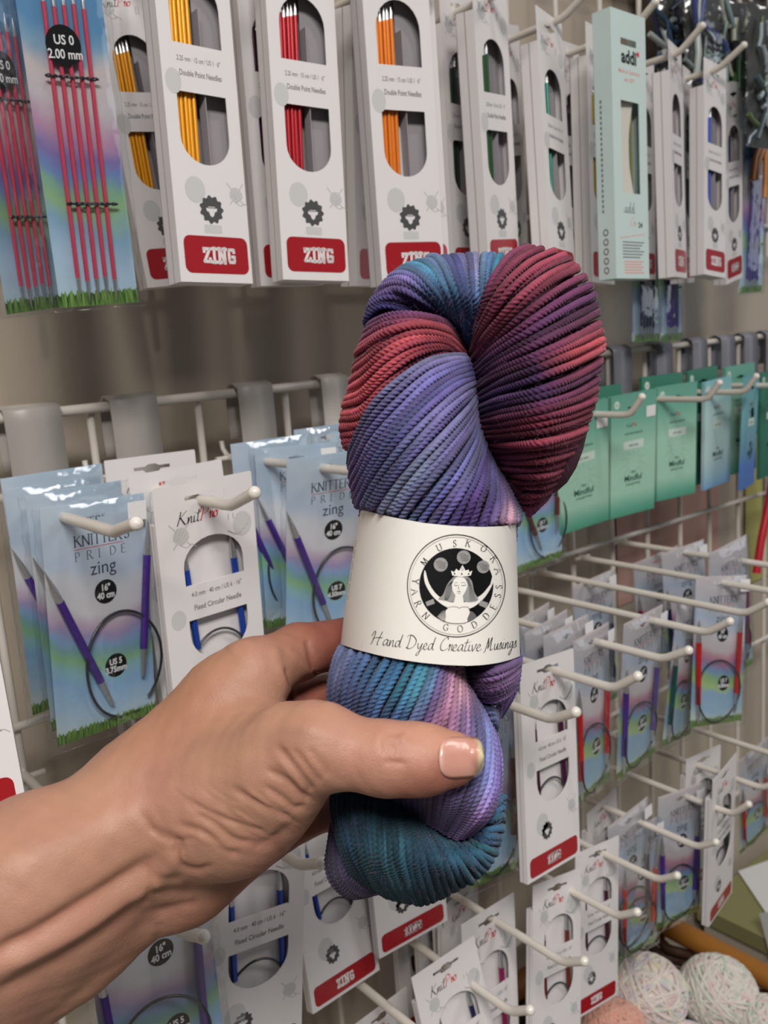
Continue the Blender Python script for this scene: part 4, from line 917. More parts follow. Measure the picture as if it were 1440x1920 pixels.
class Strands:
    def __init__(s): s.V = []; s.F = []; s.C = []; s.n = 0
    def strand(s, P, col, r=.00122, step=.00045, seg=12, plies=3, pitch=.0048):
        d = np.linalg.norm(np.diff(P, axis=0), axis=1); L = np.concatenate([[0], np.cumsum(d)]); tot = L[-1]
        n = max(4, int(tot/step)); q = np.linspace(0, tot, n)
        Q = np.stack([np.interp(q, L, P[:, k]) for k in range(3)], 1); Cc = np.stack([np.interp(q, L, col[:, k]) for k in range(3)], 1)
        T = np.gradient(Q, axis=0); T /= np.linalg.norm(T, axis=1)[:, None]+1e-12
        ref = np.array(VI); U = np.cross(T, ref); nn = np.linalg.norm(U, axis=1)[:, None]; U = U/np.maximum(nn, 1e-3); W = np.cross(T, U); W /= np.linalg.norm(W, axis=1)[:, None]+1e-9
        ph = 2*np.pi*q/pitch+RNG.random()*6
        th = np.linspace(0, 2*np.pi, seg, endpoint=False)
        prof = .74+.33*np.abs(np.cos(plies*th/2))          # bulges of the plies
        ang = th[None]+ph[:, None]
        rad = r*(1+.05*np.sin(q/.004+RNG.random()*6))
        ring = Q[:, None]+(U[:, None]*np.cos(ang)[..., None]+W[:, None]*np.sin(ang)[..., None])*(rad[:, None]*prof[None])[..., None]
        groove = (prof-prof.min())/(prof.max()-prof.min())
        base = s.n; s.V.append(ring.reshape(-1, 3)); s.C.append(np.repeat(Cc, seg, 0))
        i = np.arange(n-1)[:, None]*seg; k = np.arange(seg)[None]; k2 = (k+1) % seg
        f = np.stack([i+k, i+k2, i+seg+k2, i+seg+k], -1).reshape(-1, 4)+base
        s.F.append(f); s.n += n*seg
    def build(s, name, parent):
        V = np.concatenate(s.V); Fc = np.concatenate(s.F); C_ = np.concatenate(s.C)
        me = bpy.data.meshes.new(name); me.vertices.add(len(V)); me.vertices.foreach_set('co', V.ravel())
        me.loops.add(Fc.size); me.loops.foreach_set('vertex_index', Fc.ravel().astype(np.int32))
        me.polygons.add(len(Fc)); me.polygons.foreach_set('loop_start', np.arange(0, Fc.size, 4, dtype=np.int32)); me.polygons.foreach_set('loop_total', np.full(len(Fc), 4, np.int32))
        me.polygons.foreach_set('use_smooth', np.ones(len(Fc), bool)); me.update()
        a = me.color_attributes.new('dye', 'FLOAT_COLOR', 'POINT'); a.data.foreach_set('color', np.concatenate([C_, np.ones((len(C_), 1))], 1).ravel())
        me.materials.append(YARN); o = bpy.data.objects.new(name, me); COL.objects.link(o); o.parent = parent
        o.matrix_parent_inverse = parent.matrix_world.inverted(); return o
def patch(name, parent, K, guides, colours, n, label, r=.00122, wob=.25, dark=1.0, layers=1, samples=60, fine=True, jz=.45):
    """strands fanned between hand placed guide lines; colours: one row of rgb per guide"""
    G = np.array(guides, float)                       # (g, p, 3)
    g, p, _ = G.shape
    C0 = [[lin(c) for c in (row if isinstance(row[0], (tuple, list)) else [row]*3)] for row in colours]
    C0 = np.array([[row[min(int(k*len(row)/p), len(row)-1)] for k in range(p)] for row in C0])
    S = Strands()
    for lay in range(layers):
        m = n if lay == 0 else int(n*.8)
        for k in range(m):
            v = (k+.5*(lay % 2)+RNG.uniform(-.22, .22))/(m-1+1e-9)*(g-1); v = float(np.clip(v, 0, g-1))
            A = np.stack([smooth_interp(np.array([v]), G[:, j])[0] for j in range(p)])        # guide points of this strand
            Cs = np.stack([np.array([np.interp(v, np.arange(g), C0[:, j, c]) for c in range(3)]) for j in range(p)])
            t = np.linspace(0, p-1, samples); Q = smooth_interp(t, A)
            if k % 9 == 4 and lay == 0:               # now and then a strand wanders across its neighbours
                Q[:, 1] += wob*60*np.sin(np.pi*t/(p-1))*RNG.choice([-1, 1]); Q[:, 2] -= 1.0*np.sin(np.pi*t/(p-1))
            ph = RNG.random(3)*6; amp = wob*14
            Q[:, 0] += amp*np.sin(t*1.3+ph[0])*.6; Q[:, 1] += amp*np.sin(t*1.7+ph[1])*.6; Q[:, 2] += RNG.uniform(-jz, jz)+.5*np.sin(t*1.1+ph[2])
            if lay: Q[:, 2] += 2.6*lay
            px, py = K(Q[:, 0], Q[:, 1]); u2, v2 = (px-600)/.27778, (py-940)/.27778
            ld = np.maximum(lab_dz(u2-30, v2)[0], lab_dz(u2+30, v2)[0]); xl, xr = lab_edges(v2)
            inside = (u2 > xl-35) & (u2 < xr+35) & (v2 > lab_top(u2)-26) & (v2 < lab_bot(u2)+26)
            Q[:, 2] = np.where(inside & (Q[:, 2] < 12), np.maximum(Q[:, 2], ld+r*1000+1.0), Q[:, 2])
            band = (v2 > lab_top(u2)+4) & (v2 < lab_bot(u2)-4) & (Q[:, 2] < 30)
            u2 = np.where(band, np.clip(u2, xl+16, xr-16), u2); px = 600+u2*.27778
            P = PX(px, py, Q[:, 2])
            cc = np.stack([np.interp(t, np.arange(p), Cs[:, c]) for c in range(3)], 1)
            jit = np.exp(RNG.normal(0, .16)); vr = np.exp(.22*np.sin(t*RNG.uniform(.8, 2.2)+RNG.random()*6))
            tint = np.exp(RNG.normal(0, .07, 3))
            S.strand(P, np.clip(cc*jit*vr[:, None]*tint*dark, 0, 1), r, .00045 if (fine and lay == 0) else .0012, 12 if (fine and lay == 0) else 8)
    o = S.build(name, parent)
    if label: o['label'] = label
    return o
skein = empty('yarn_skein', Matrix.Translation(Vector(atd(790, 1100, ZC))), 'twisted skein of burgundy, purple and teal hand dyed yarn held in the hand', 'yarn')
def back(row, c, k=(.3, .62), dz=(26, 38)):
    """continue a guide round the far side towards c"""
    e = row[-1]; return row+[(e[0]+(c[0]-e[0])*k[0], e[1]+(c[1]-e[1])*k[0], dz[0]), (e[0]+(c[0]-e[0])*k[1], e[1]+(c[1]-e[1])*k[1], dz[1])]
# burgundy lobe at the right
R_ = [[(735, 545, 6), (765, 400, -12), (820, 230, -20), (905, 110, -10), (1000, 62, 6)],
      [(735, 570, 5), (790, 440, -18), (900, 270, -30), (1040, 150, -22), (1165, 95, 0)],
      [(740, 610, 5), (830, 500, -20), (980, 360, -32), (1140, 240, -26), (1258, 185, 0)],
      [(745, 660, 5), (850, 570, -20), (1020, 460, -34), (1200, 350, -26), (1318, 290, 0)],
      [(750, 720, 5), (860, 640, -20), (1040, 560, -35), (1220, 480, -28), (1340, 415, 0)],
      [(755, 790, 5), (870, 730, -20), (1050, 670, -35), (1230, 600, -28), (1364, 530, 0)],
      [(765, 860, 5), (880, 820, -20), (1060, 780, -35), (1230, 720, -26), (1342, 650, 0)],
      [(780, 920, 5), (900, 900, -20), (1070, 870, -34), (1220, 830, -24), (1325, 780, 0)],
      [(800, 990, 6), (920, 980, -18), (1070, 960, -31), (1200, 930, -22), (1292, 890, 2)],
      [(830, 1060, 8), (940, 1060, -14), (1060, 1050, -26), (1170, 1030, -18), (1250, 1000, 4)],
      [(870, 1140, 10), (950, 1150, -8), (1050, 1150, -18), (1130, 1140, -12), (1200, 1105, 6)],
      [(910, 1220, 12), (970, 1230, -2), (1040, 1230, -10), (1100, 1220, -6), (1150, 1185, 8)],
      [(945, 1300, 14), (980, 1318, 4), (1015, 1318, 0), (1050, 1305, 2), (1085, 1275, 10)]]
R_ = [back(r, (960, r[-1][1]+120)) for r in R_]
RC = [[(126, 44, 84), (136, 48, 86), (128, 60, 110)], [(132, 36, 66), (160, 42, 70), (146, 54, 96)], [(122, 34, 70), (132, 40, 74), (140, 56, 104)],
      [(86, 40, 88), (98, 46, 100), (138, 54, 104)], [(96, 40, 84), (116, 42, 80), (150, 62, 112)], [(70, 34, 80), (206, 50, 66), (196, 60, 88)],
      [(84, 46, 104), (104, 44, 94), (164, 56, 96)], [(126, 30, 62), (140, 36, 70), (142, 52, 98)], [(132, 30, 60), (158, 40, 68), (152, 48, 88)],
      [(128, 28, 58), (136, 34, 66), (146, 46, 84)], [(120, 28, 60), (140, 34, 64), (140, 44, 84)], [(118, 28, 62), (128, 34, 70), (132, 44, 88)], [(118, 30, 68), (122, 38, 80), (124, 46, 92)]]
patch('yarn_coil', skein, K1, R_, RC, 33, 'burgundy coil at the upper right', layers=2)
D_ = [[(690, 540, 6), (620, 430, -8), (500, 392, -16), (370, 385, -14), (280, 410, -6), (235, 450, 8)],
      [(695, 560, 6), (610, 465, -10), (480, 435, -18), (340, 455, -18), (240, 510, -8), (190, 560, 6)],
      [(695, 580, 6), (600, 510, -10), (460, 510, -20), (320, 580, -20), (210, 680, -10), (148, 735, 6)],
      [(700, 600, 8), (590, 560, -8), (450, 600, -18), (320, 700, -20), (200, 820, -12), (114, 850, 6)],
      [(700, 620, 10), (580, 610, -4), (450, 670, -12), (330, 790, -14), (210, 920, -8), (106, 945, 6)],
      [(700, 640, 12), (580, 660, 2), (450, 740, -4), (330, 860, -6), (220, 980, -4), (122, 1020, 6)]]
D_ = [back(r, (480, r[-1][1]+130), dz=(22, 34)) for r in D_]
DC = [[(110, 50, 96), (112, 56, 110), (120, 60, 110)], [(176, 44, 68), (160, 48, 76), (150, 60, 96)], [(186, 46, 64), (190, 48, 66), (166, 54, 82)],
      [(166, 40, 66), (196, 52, 68), (158, 48, 76)], [(130, 50, 96), (178, 44, 66), (150, 42, 72)], [(120, 50, 100), (150, 40, 74), (140, 44, 78)]]
patch('yarn_coil', skein, K1, D_, DC, 17, 'red coil at the upper left', layers=2)
T_ = [[(650, 430, 10), (560, 402, 0), (440, 375, -4), (330, 345, -4), (262, 362, 0), (224, 430, 8)],
      [(660, 430, 8), (580, 370, -4), (470, 310, -8), (370, 270, -8), (300, 285, -2), (252, 330, 8)],
      [(680, 450, 6), (620, 380, -8), (540, 290, -14), (450, 220, -12), (372, 203, -2), (320, 235, 10)],
      [(690, 480, 5), (650, 380, -10), (590, 280, -16), (520, 190, -14), (455, 152, -3), (400, 172, 10)],
      [(700, 500, 5), (680, 400, -10), (640, 280, -18), (590, 180, -14), (545, 128, -3), (500, 138, 12)],
      [(710, 520, 5), (710, 400, -10), (690, 280, -18), (660, 170, -14), (632, 113, -2), (610, 128, 12)],
      [(720, 540, 5), (740, 410, -8), (750, 290, -16), (750, 170, -12), (745, 103, 0), (735, 125, 14)],
      [(730, 560, 6), (770, 430, -4), (810, 300, -10), (840, 180, -6), (862, 103, 4), (870, 118, 16)]]
T_ = [back(r, (640, r[-1][1]+300), dz=(28, 36)) for r in T_]
TC = [[(70, 60, 116), (66, 58, 120), (84, 90, 140)], [(96, 66, 132), (102, 80, 150), (84, 72, 136)], [(50, 110, 150), (120, 100, 165), (84, 74, 140)], [(62, 100, 146), (40, 130, 160), (78, 86, 146)],
      [(44, 96, 140), (92, 120, 160), (66, 84, 140)], [(52, 76, 130), (70, 76, 136), (104, 90, 150)], [(60, 92, 146), (110, 110, 160), (58, 84, 138)], [(36, 86, 134), (30, 124, 160), (60, 90, 140)]]
patch('yarn_coil', skein, K1, T_, TC, 23, 'blue and teal coil passing behind at the top', layers=2)
L_ = [[(700, 590, 0), (640, 585, -10), (520, 610, -18), (380, 700, -22), (250, 830, -18), (165, 1000, -6), (142, 1100, 8)],
      [(715, 620, 0), (640, 640, -16), (520, 700, -25), (380, 830, -28), (250, 980, -22), (170, 1130, -8), (150, 1190, 8)],
      [(730, 680, 0), (650, 710, -20), (530, 800, -30), (390, 940, -33), (270, 1090, -26), (190, 1240, -12), (175, 1300, 2)],
      [(740, 740, 0), (680, 790, -22), (560, 900, -33), (420, 1050, -36), (310, 1190, -30), (230, 1320, -20), (215, 1390, -8)],
      [(748, 800, 0), (700, 880, -22), (600, 1000, -34), (480, 1130, -37), (380, 1250, -34), (310, 1360, -28), (300, 1440, -20)],
      [(755, 880, 0), (725, 970, -20), (650, 1090, -33), (560, 1200, -36), (480, 1300, -34), (420, 1390, -30), (410, 1480, -26)],
      [(775, 960, 2), (755, 1050, -18), (710, 1150, -30), (650, 1250, -34), (590, 1330, -33), (540, 1410, -31), (530, 1500, -28)],
      [(800, 1030, 4), (790, 1110, -14), (770, 1200, -26), (730, 1280, -31), (700, 1350, -31), (670, 1420, -30), (660, 1510, -28)],
      [(830, 1090, 6), (840, 1160, -8), (850, 1240, -18), (840, 1310, -24), (820, 1370, -26), (800, 1430, -26), (795, 1520, -26)],
      [(860, 1140, 10), (890, 1200, 0), (915, 1280, -6), (920, 1340, -12), (915, 1390, -16), (895, 1440, -16), (885, 1520, -16)],
      [(880, 1160, 14), (930, 1230, 8), (955, 1300, 6), (960, 1360, 2), (952, 1400, 2), (940, 1450, 4), (925, 1520, 6)]]
LC = [[(136, 130, 190), (124, 118, 182), (96, 96, 156)], [(110, 104, 172), (112, 104, 170), (104, 70, 140)], [(100, 90, 156), (90, 92, 150), (94, 72, 146)], [(112, 110, 176), (84, 96, 150), (92, 100, 156)],
      [(122, 112, 176), (136, 142, 186), (126, 126, 178)], [(90, 86, 146), (88, 98, 156), (110, 126, 172)], [(100, 100, 156), (98, 90, 158), (96, 88, 152)], [(80, 62, 134), (78, 50, 128), (76, 56, 130)],
      [(88, 76, 140), (74, 50, 120), (84, 52, 126)], [(136, 110, 160), (206, 160, 184), (158, 120, 168)], [(120, 110, 170), (150, 150, 196), (120, 110, 180)]]
patch('yarn_coil', skein, K1, L_, LC, 28, 'periwinkle and purple coil running under the paper label', layers=2, dark=.86)
# below the label
A_ = [[(245, -80, 6), (212, 20, 0), (165, 120, -6), (135, 280, -8), (138, 440, -8), (165, 600, -6), (200, 800, 4), (240, 930, 18)],
      [(310, -60, -14), (290, 50, -18), (230, 170, -20), (185, 320, -22), (190, 480, -20), (230, 640, -14), (270, 820, 0), (320, 940, 16)],
      [(470, -20, -26), (440, 90, -28), (360, 230, -30), (300, 360, -30), (280, 520, -26), (330, 700, -20), (380, 860, -8), (420, 980, 8)],
      [(630, 0, -30), (600, 120, -32), (510, 290, -34), (430, 430, -33), (400, 560, -30), (430, 740, -25), (470, 900, -16), (500, 1020, 0)],
      [(780, 20, -31), (750, 150, -33), (670, 340, -35), (600, 480, -34), (550, 600, -32), (540, 780, -29), (550, 940, -24), (570, 1080, -6)],
      [(860, 20, -31), (840, 160, -32), (790, 350, -35), (730, 520, -35), (680, 640, -34), (660, 800, -33), (650, 960, -29), (680, 1120, -10)],
      [(930, 20, -26), (910, 165, -28), (890, 340, -32), (860, 500, -35), (820, 640, -35), (790, 820, -35), (760, 980, -33), (760, 1165, -14)],
      [(965, 40, -20), (960, 170, -22), (970, 330, -27), (960, 500, -33), (940, 650, -35), (910, 830, -36), (860, 1000, -35), (830, 1205, -16)],
      [(975, 80, -10), (985, 220, -14), (1030, 360, -20), (1060, 520, -28), (1060, 680, -32), (1030, 860, -35), (960, 1040, -35), (880, 1235, -18)],
      [(985, 160, 0), (1010, 300, -8), (1090, 430, -14), (1140, 560, -20), (1150, 720, -25), (1130, 900, -30), (1050, 1080, -31), (930, 1258, -18)],
      [(1010, 220, 8), (1050, 340, 0), (1130, 480, -4), (1188, 640, -8), (1208, 790, -12), (1195, 960, -18), (1110, 1130, -24), (985, 1265, -16)],
      [(1040, 260, 14), (1080, 360, 8), (1150, 490, 6), (1205, 650, 4), (1228, 800, 2), (1218, 960, -2), (1165, 1110, -8), (1050, 1235, -6)]]
AC = [[(92, 104, 150), (84, 96, 146), (70, 80, 130)], [(90, 108, 158), (74, 84, 136), (60, 76, 120)], [(50, 92, 146), (70, 84, 136), (54, 74, 120)], [(36, 108, 150), (56, 92, 140), (50, 74, 118)],
      [(40, 140, 160), (44, 100, 146), (70, 70, 116)], [(96, 100, 156), (110, 90, 146), (90, 70, 120)], [(178, 116, 152), (176, 112, 146), (126, 96, 136)], [(204, 140, 162), (150, 104, 152), (120, 96, 146)],
      [(150, 110, 160), (92, 82, 146), (100, 84, 140)], [(100, 90, 150), (112, 116, 182), (122, 96, 150)], [(96, 76, 146), (108, 90, 164), (120, 88, 146)], [(84, 66, 140), (112, 100, 170), (100, 76, 136)]]
patch('yarn_coil', skein, K3, A_, AC, 33, 'blue, teal and pink coil under the thumb', layers=2, samples=80)
B_ = [[(170, 860, 6), (152, 1000, 2), (158, 1150, -2), (196, 1330, -4), (265, 1480, 2), (345, 1560, 14)],
      [(240, 880, -2), (225, 1030, -10), (235, 1180, -15), (280, 1360, -15), (360, 1520, -6), (430, 1605, 8)],
      [(330, 900, -6), (318, 1060, -16), (330, 1220, -21), (360, 1390, -21), (430, 1550, -12), (500, 1640, 6)],
      [(430, 940, -8), (420, 1100, -18), (420, 1250, -25), (440, 1420, -25), (500, 1570, -14), (565, 1658, 4)],
      [(520, 1010, -10), (520, 1140, -18), (520, 1280, -27), (530, 1440, -27), (580, 1590, -16), (645, 1678, 4)],
      [(590, 1060, -10), (620, 1180, -18), (640, 1310, -28), (650, 1450, -28), (690, 1590, -17), (725, 1686, 4)],
      [(640, 1080, -8), (710, 1210, -16), (760, 1340, -27), (790, 1460, -28), (820, 1570, -16), (842, 1650, 4)],
      [(700, 1110, -6), (800, 1240, -14), (880, 1350, -24), (930, 1440, -25), (970, 1520, -14), (995, 1565, 4)],
      [(780, 1160, -4), (890, 1270, -12), (980, 1350, -20), (1040, 1410, -20), (1085, 1455, -12), (1110, 1485, 4)],
      [(900, 1200, -2), (990, 1275, -8), (1070, 1320, -14), (1130, 1340, -14), (1165, 1355, -6), (1185, 1370, 6)],
      [(1020, 1180, -2), (1090, 1220, -4), (1150, 1220, -8), (1190, 1210, -6), (1215, 1200, 0), (1225, 1205, 10)],
      [(1110, 1050, 4), (1170, 1070, 0), (1205, 1050, -2), (1222, 1030, 0), (1232, 1010, 4), (1235, 1015, 12)]]
B_ = [back(r, (620, r[-1][1]-160), dz=(22, 34)) for r in B_]
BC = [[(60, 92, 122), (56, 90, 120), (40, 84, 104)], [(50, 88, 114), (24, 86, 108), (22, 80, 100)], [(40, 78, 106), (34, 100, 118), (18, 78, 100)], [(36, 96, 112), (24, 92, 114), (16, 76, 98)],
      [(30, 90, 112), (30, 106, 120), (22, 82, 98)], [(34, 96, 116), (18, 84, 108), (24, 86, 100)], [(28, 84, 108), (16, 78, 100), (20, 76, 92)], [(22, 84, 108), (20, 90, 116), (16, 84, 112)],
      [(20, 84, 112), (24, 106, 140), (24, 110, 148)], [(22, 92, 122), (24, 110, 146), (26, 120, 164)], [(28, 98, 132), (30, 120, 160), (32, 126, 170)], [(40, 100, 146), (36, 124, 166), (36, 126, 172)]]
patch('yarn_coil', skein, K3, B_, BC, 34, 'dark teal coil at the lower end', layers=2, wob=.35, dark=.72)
C_ = [[(150, 1180, 16), (128, 1320, 12), (114, 1430, 12), (135, 1530, 12), (190, 1608, 14), (270, 1648, 18), (350, 1640, 26)],
      [(180, 1200, 12), (160, 1340, 6), (160, 1440, 5), (185, 1530, 5), (240, 1600, 8), (310, 1640, 14), (390, 1630, 24)],
      [(220, 1240, 12), (205, 1370, 4), (215, 1450, 2), (245, 1530, 3), (300, 1590, 8), (370, 1622, 14), (430, 1620, 24)],
      [(260, 1290, 16), (255, 1400, 8), (270, 1470, 7), (310, 1530, 8), (360, 1570, 12), (420, 1600, 18), (480, 1600, 26)]]
CC = [[(104, 92, 132), (96, 86, 124), (92, 80, 120)]]*2+[[(90, 84, 124), (104, 92, 134), (100, 84, 128)]]*2
patch('yarn_coil', skein, K3, C_, CC, 15, 'small grey purple coil tucked in at the lower left', layers=2, wob=.12, dark=.8)
E_ = [[(940, 130, 4), (1060, 120, -14), (1180, 90, -18), (1290, 50, -12), (1350, 20, 4), (1340, 70, 18)],
      [(955, 190, 2), (1070, 195, -16), (1190, 175, -22), (1290, 135, -14), (1350, 95, 2), (1330, 160, 16)],
      [(980, 240, 0), (1080, 260, -16), (1190, 250, -22), (1290, 210, -14), (1343, 165, 2), (1310, 220, 16)],
      [(1010, 300, 2), (1090, 320, -12), (1190, 320, -18), (1280, 280, -12), (1328, 240, 2), (1290, 280, 16)],
      [(1050, 360, 6), (1110, 375, -6), (1190, 378, -10), (1260, 350, -6), (1308, 300, 4), (1270, 320, 16)],
      [(1090, 400, 10), (1130, 400, 0), (1190, 402, -2), (1240, 382, 0), (1280, 340, 8), (1250, 340, 16)]]
EC = [[(84, 52, 120), (96, 62, 130), (92, 56, 130)], [(96, 66, 126), (120, 84, 146), (110, 74, 150)], [(108, 80, 134), (126, 90, 150), (104, 70, 146)], [(112, 84, 136), (124, 90, 146), (120, 84, 150)],
      [(106, 84, 136), (116, 88, 144), (110, 74, 150)], [(90, 90, 140), (96, 90, 140), (90, 60, 140)]]
patch('yarn_coil', skein, K3, E_, EC, 17, 'mauve coil just right of and below the label', layers=2, wob=.12)
F_ = [[(1352, 110, 14), (1338, 250, 10), (1308, 340, 8), (1262, 430, 10), (1225, 490, 14)], [(1330, 190, 16), (1300, 310, 4), (1268, 380, 4), (1235, 440, 8), (1205, 500, 12)], [(1280, 300, 12), (1250, 370, 2), (1225, 420, 2), (1215, 480, 6), (1190, 560, 12)]]
patch('yarn_coil', skein, K3, F_, [[(90, 56, 140), (98, 66, 150), (86, 60, 140)], [(96, 60, 140), (120, 84, 160), (96, 70, 150)], [(110, 90, 160), (130, 110, 170), (90, 90, 150)]], 7, 'loose purple strands at the right edge', wob=.1)
N_ = [[(1090, 400, 10), (1120, 425, -4), (1165, 440, -8), (1200, 470, -2), (1205, 540, 8)], [(1100, 440, 12), (1135, 465, -2), (1175, 485, -6), (1195, 520, 0), (1190, 590, 10)], [(1120, 500, 14), (1150, 515, 0), (1180, 515, -4), (1190, 550, 4), (1180, 600, 14)]]
patch('yarn_tie', skein, K3, N_, [[(80, 96, 140), (90, 106, 150), (70, 80, 130)], [(120, 130, 170), (96, 110, 156), (60, 76, 124)], [(150, 150, 186), (90, 100, 150), (60, 70, 120)]], 6, 'grey blue tie strands', wob=.12)
# soft core inside the coils so that no light falls through them
def core(name, K, cx, cz, rx, rz, rot, dz, depth, rgb, lab):
    mb = MB(); vs = []; nu, nv = 24, 14; c, s_ = math.cos(rot), math.sin(rot)
    for j in range(nv+1):
        ph = math.pi*j/nv
        for i in range(nu):
            th = 2*math.pi*i/nu; a, b, d = rx*math.sin(ph)*math.cos(th), rz*math.cos(ph), depth*math.sin(ph)*math.sin(th)
            px, py = K(cx+a*c-b*s_, cz+a*s_+b*c); vs.append(atd(px, py, ZC+(dz+d)/1000))
    fs = [(j*nu+i, j*nu+(i+1) % nu, (j+1)*nu+(i+1) % nu, (j+1)*nu+i) for j in range(nv) for i in range(nu)]
    mb.add(vs, fs, 0, True); o = mb.build(name, [mat('core_wool_'+lab, rgb, .9)], skein); o.matrix_parent_inverse = skein.matrix_world.inverted()
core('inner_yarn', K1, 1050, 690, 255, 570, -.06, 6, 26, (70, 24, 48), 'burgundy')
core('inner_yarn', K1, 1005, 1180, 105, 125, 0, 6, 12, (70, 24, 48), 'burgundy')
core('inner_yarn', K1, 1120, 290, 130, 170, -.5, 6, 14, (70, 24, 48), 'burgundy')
core('inner_yarn', K1, 430, 860, 240, 480, .05, 6, 24, (56, 48, 92), 'purple')
core('inner_yarn', K1, 560, 330, 250, 180, .0, 12, 18, (40, 50, 90), 'blue')
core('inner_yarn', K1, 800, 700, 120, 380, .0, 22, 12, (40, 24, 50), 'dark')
core('inner_yarn', K1, 560, 1500, 340, 420, .0, 6, 28, (50, 44, 86), 'purple')
core('inner_yarn', K3, 640, 450, 430, 600, -.12, 6, 27, (44, 54, 90), 'blue')
core('inner_yarn', K3, 690, 1200, 470, 410, .0, 8, 22, (14, 50, 66), 'teal')
core('inner_yarn', K3, 1150, 200, 170, 190, .2, 10, 12, (60, 44, 84), 'mauve')
# loose fibres standing off the wool
def fuzz():
    rows = []
    for K, G in ((K1, R_), (K1, D_), (K1, T_), (K1, L_), (K3, A_), (K3, B_), (K3, E_)):
        A = np.array(G, float); g, p, _ = A.shape
        for _ in range(1100):
            v, t = RNG.uniform(0, g-1), RNG.uniform(.6, p-2.4)
            q = smooth_interp(np.array([v]), np.stack([smooth_interp(np.array([t]), A[i])[0] for i in range(g)]))[0]
            px, py = K(q[0], q[1]); u2, v2 = (px-600)/.27778, (py-940)/.27778; xl, xr = lab_edges(v2)
            if xl-10 < u2 < xr+10 and lab_top(u2)-8 < v2 < lab_bot(u2)+8: continue
            b = atd(px, py, ZC+(q[2]-1.0)/1000); d = RNG.normal(0, 1, 3)-VI*.5; d /= np.linalg.norm(d); e = RNG.normal(0, 1, 3)
            L = RNG.uniform(.0012, .0034); P = [b+d*L*s_+e*L*.25*s_*s_ for s_ in (0, .35, .7, 1)]; rows.append(P)
    mb = MB()
    for P in rows: mb.tube(P, .000016, 3, cap=False)
    o = mb.build('fibre_fuzz', [mat('loose_fibre', (150, 110, 150), .8)], skein); o.matrix_parent_inverse = skein.matrix_world.inverted(); o['kind'] = 'stuff'
fuzz()

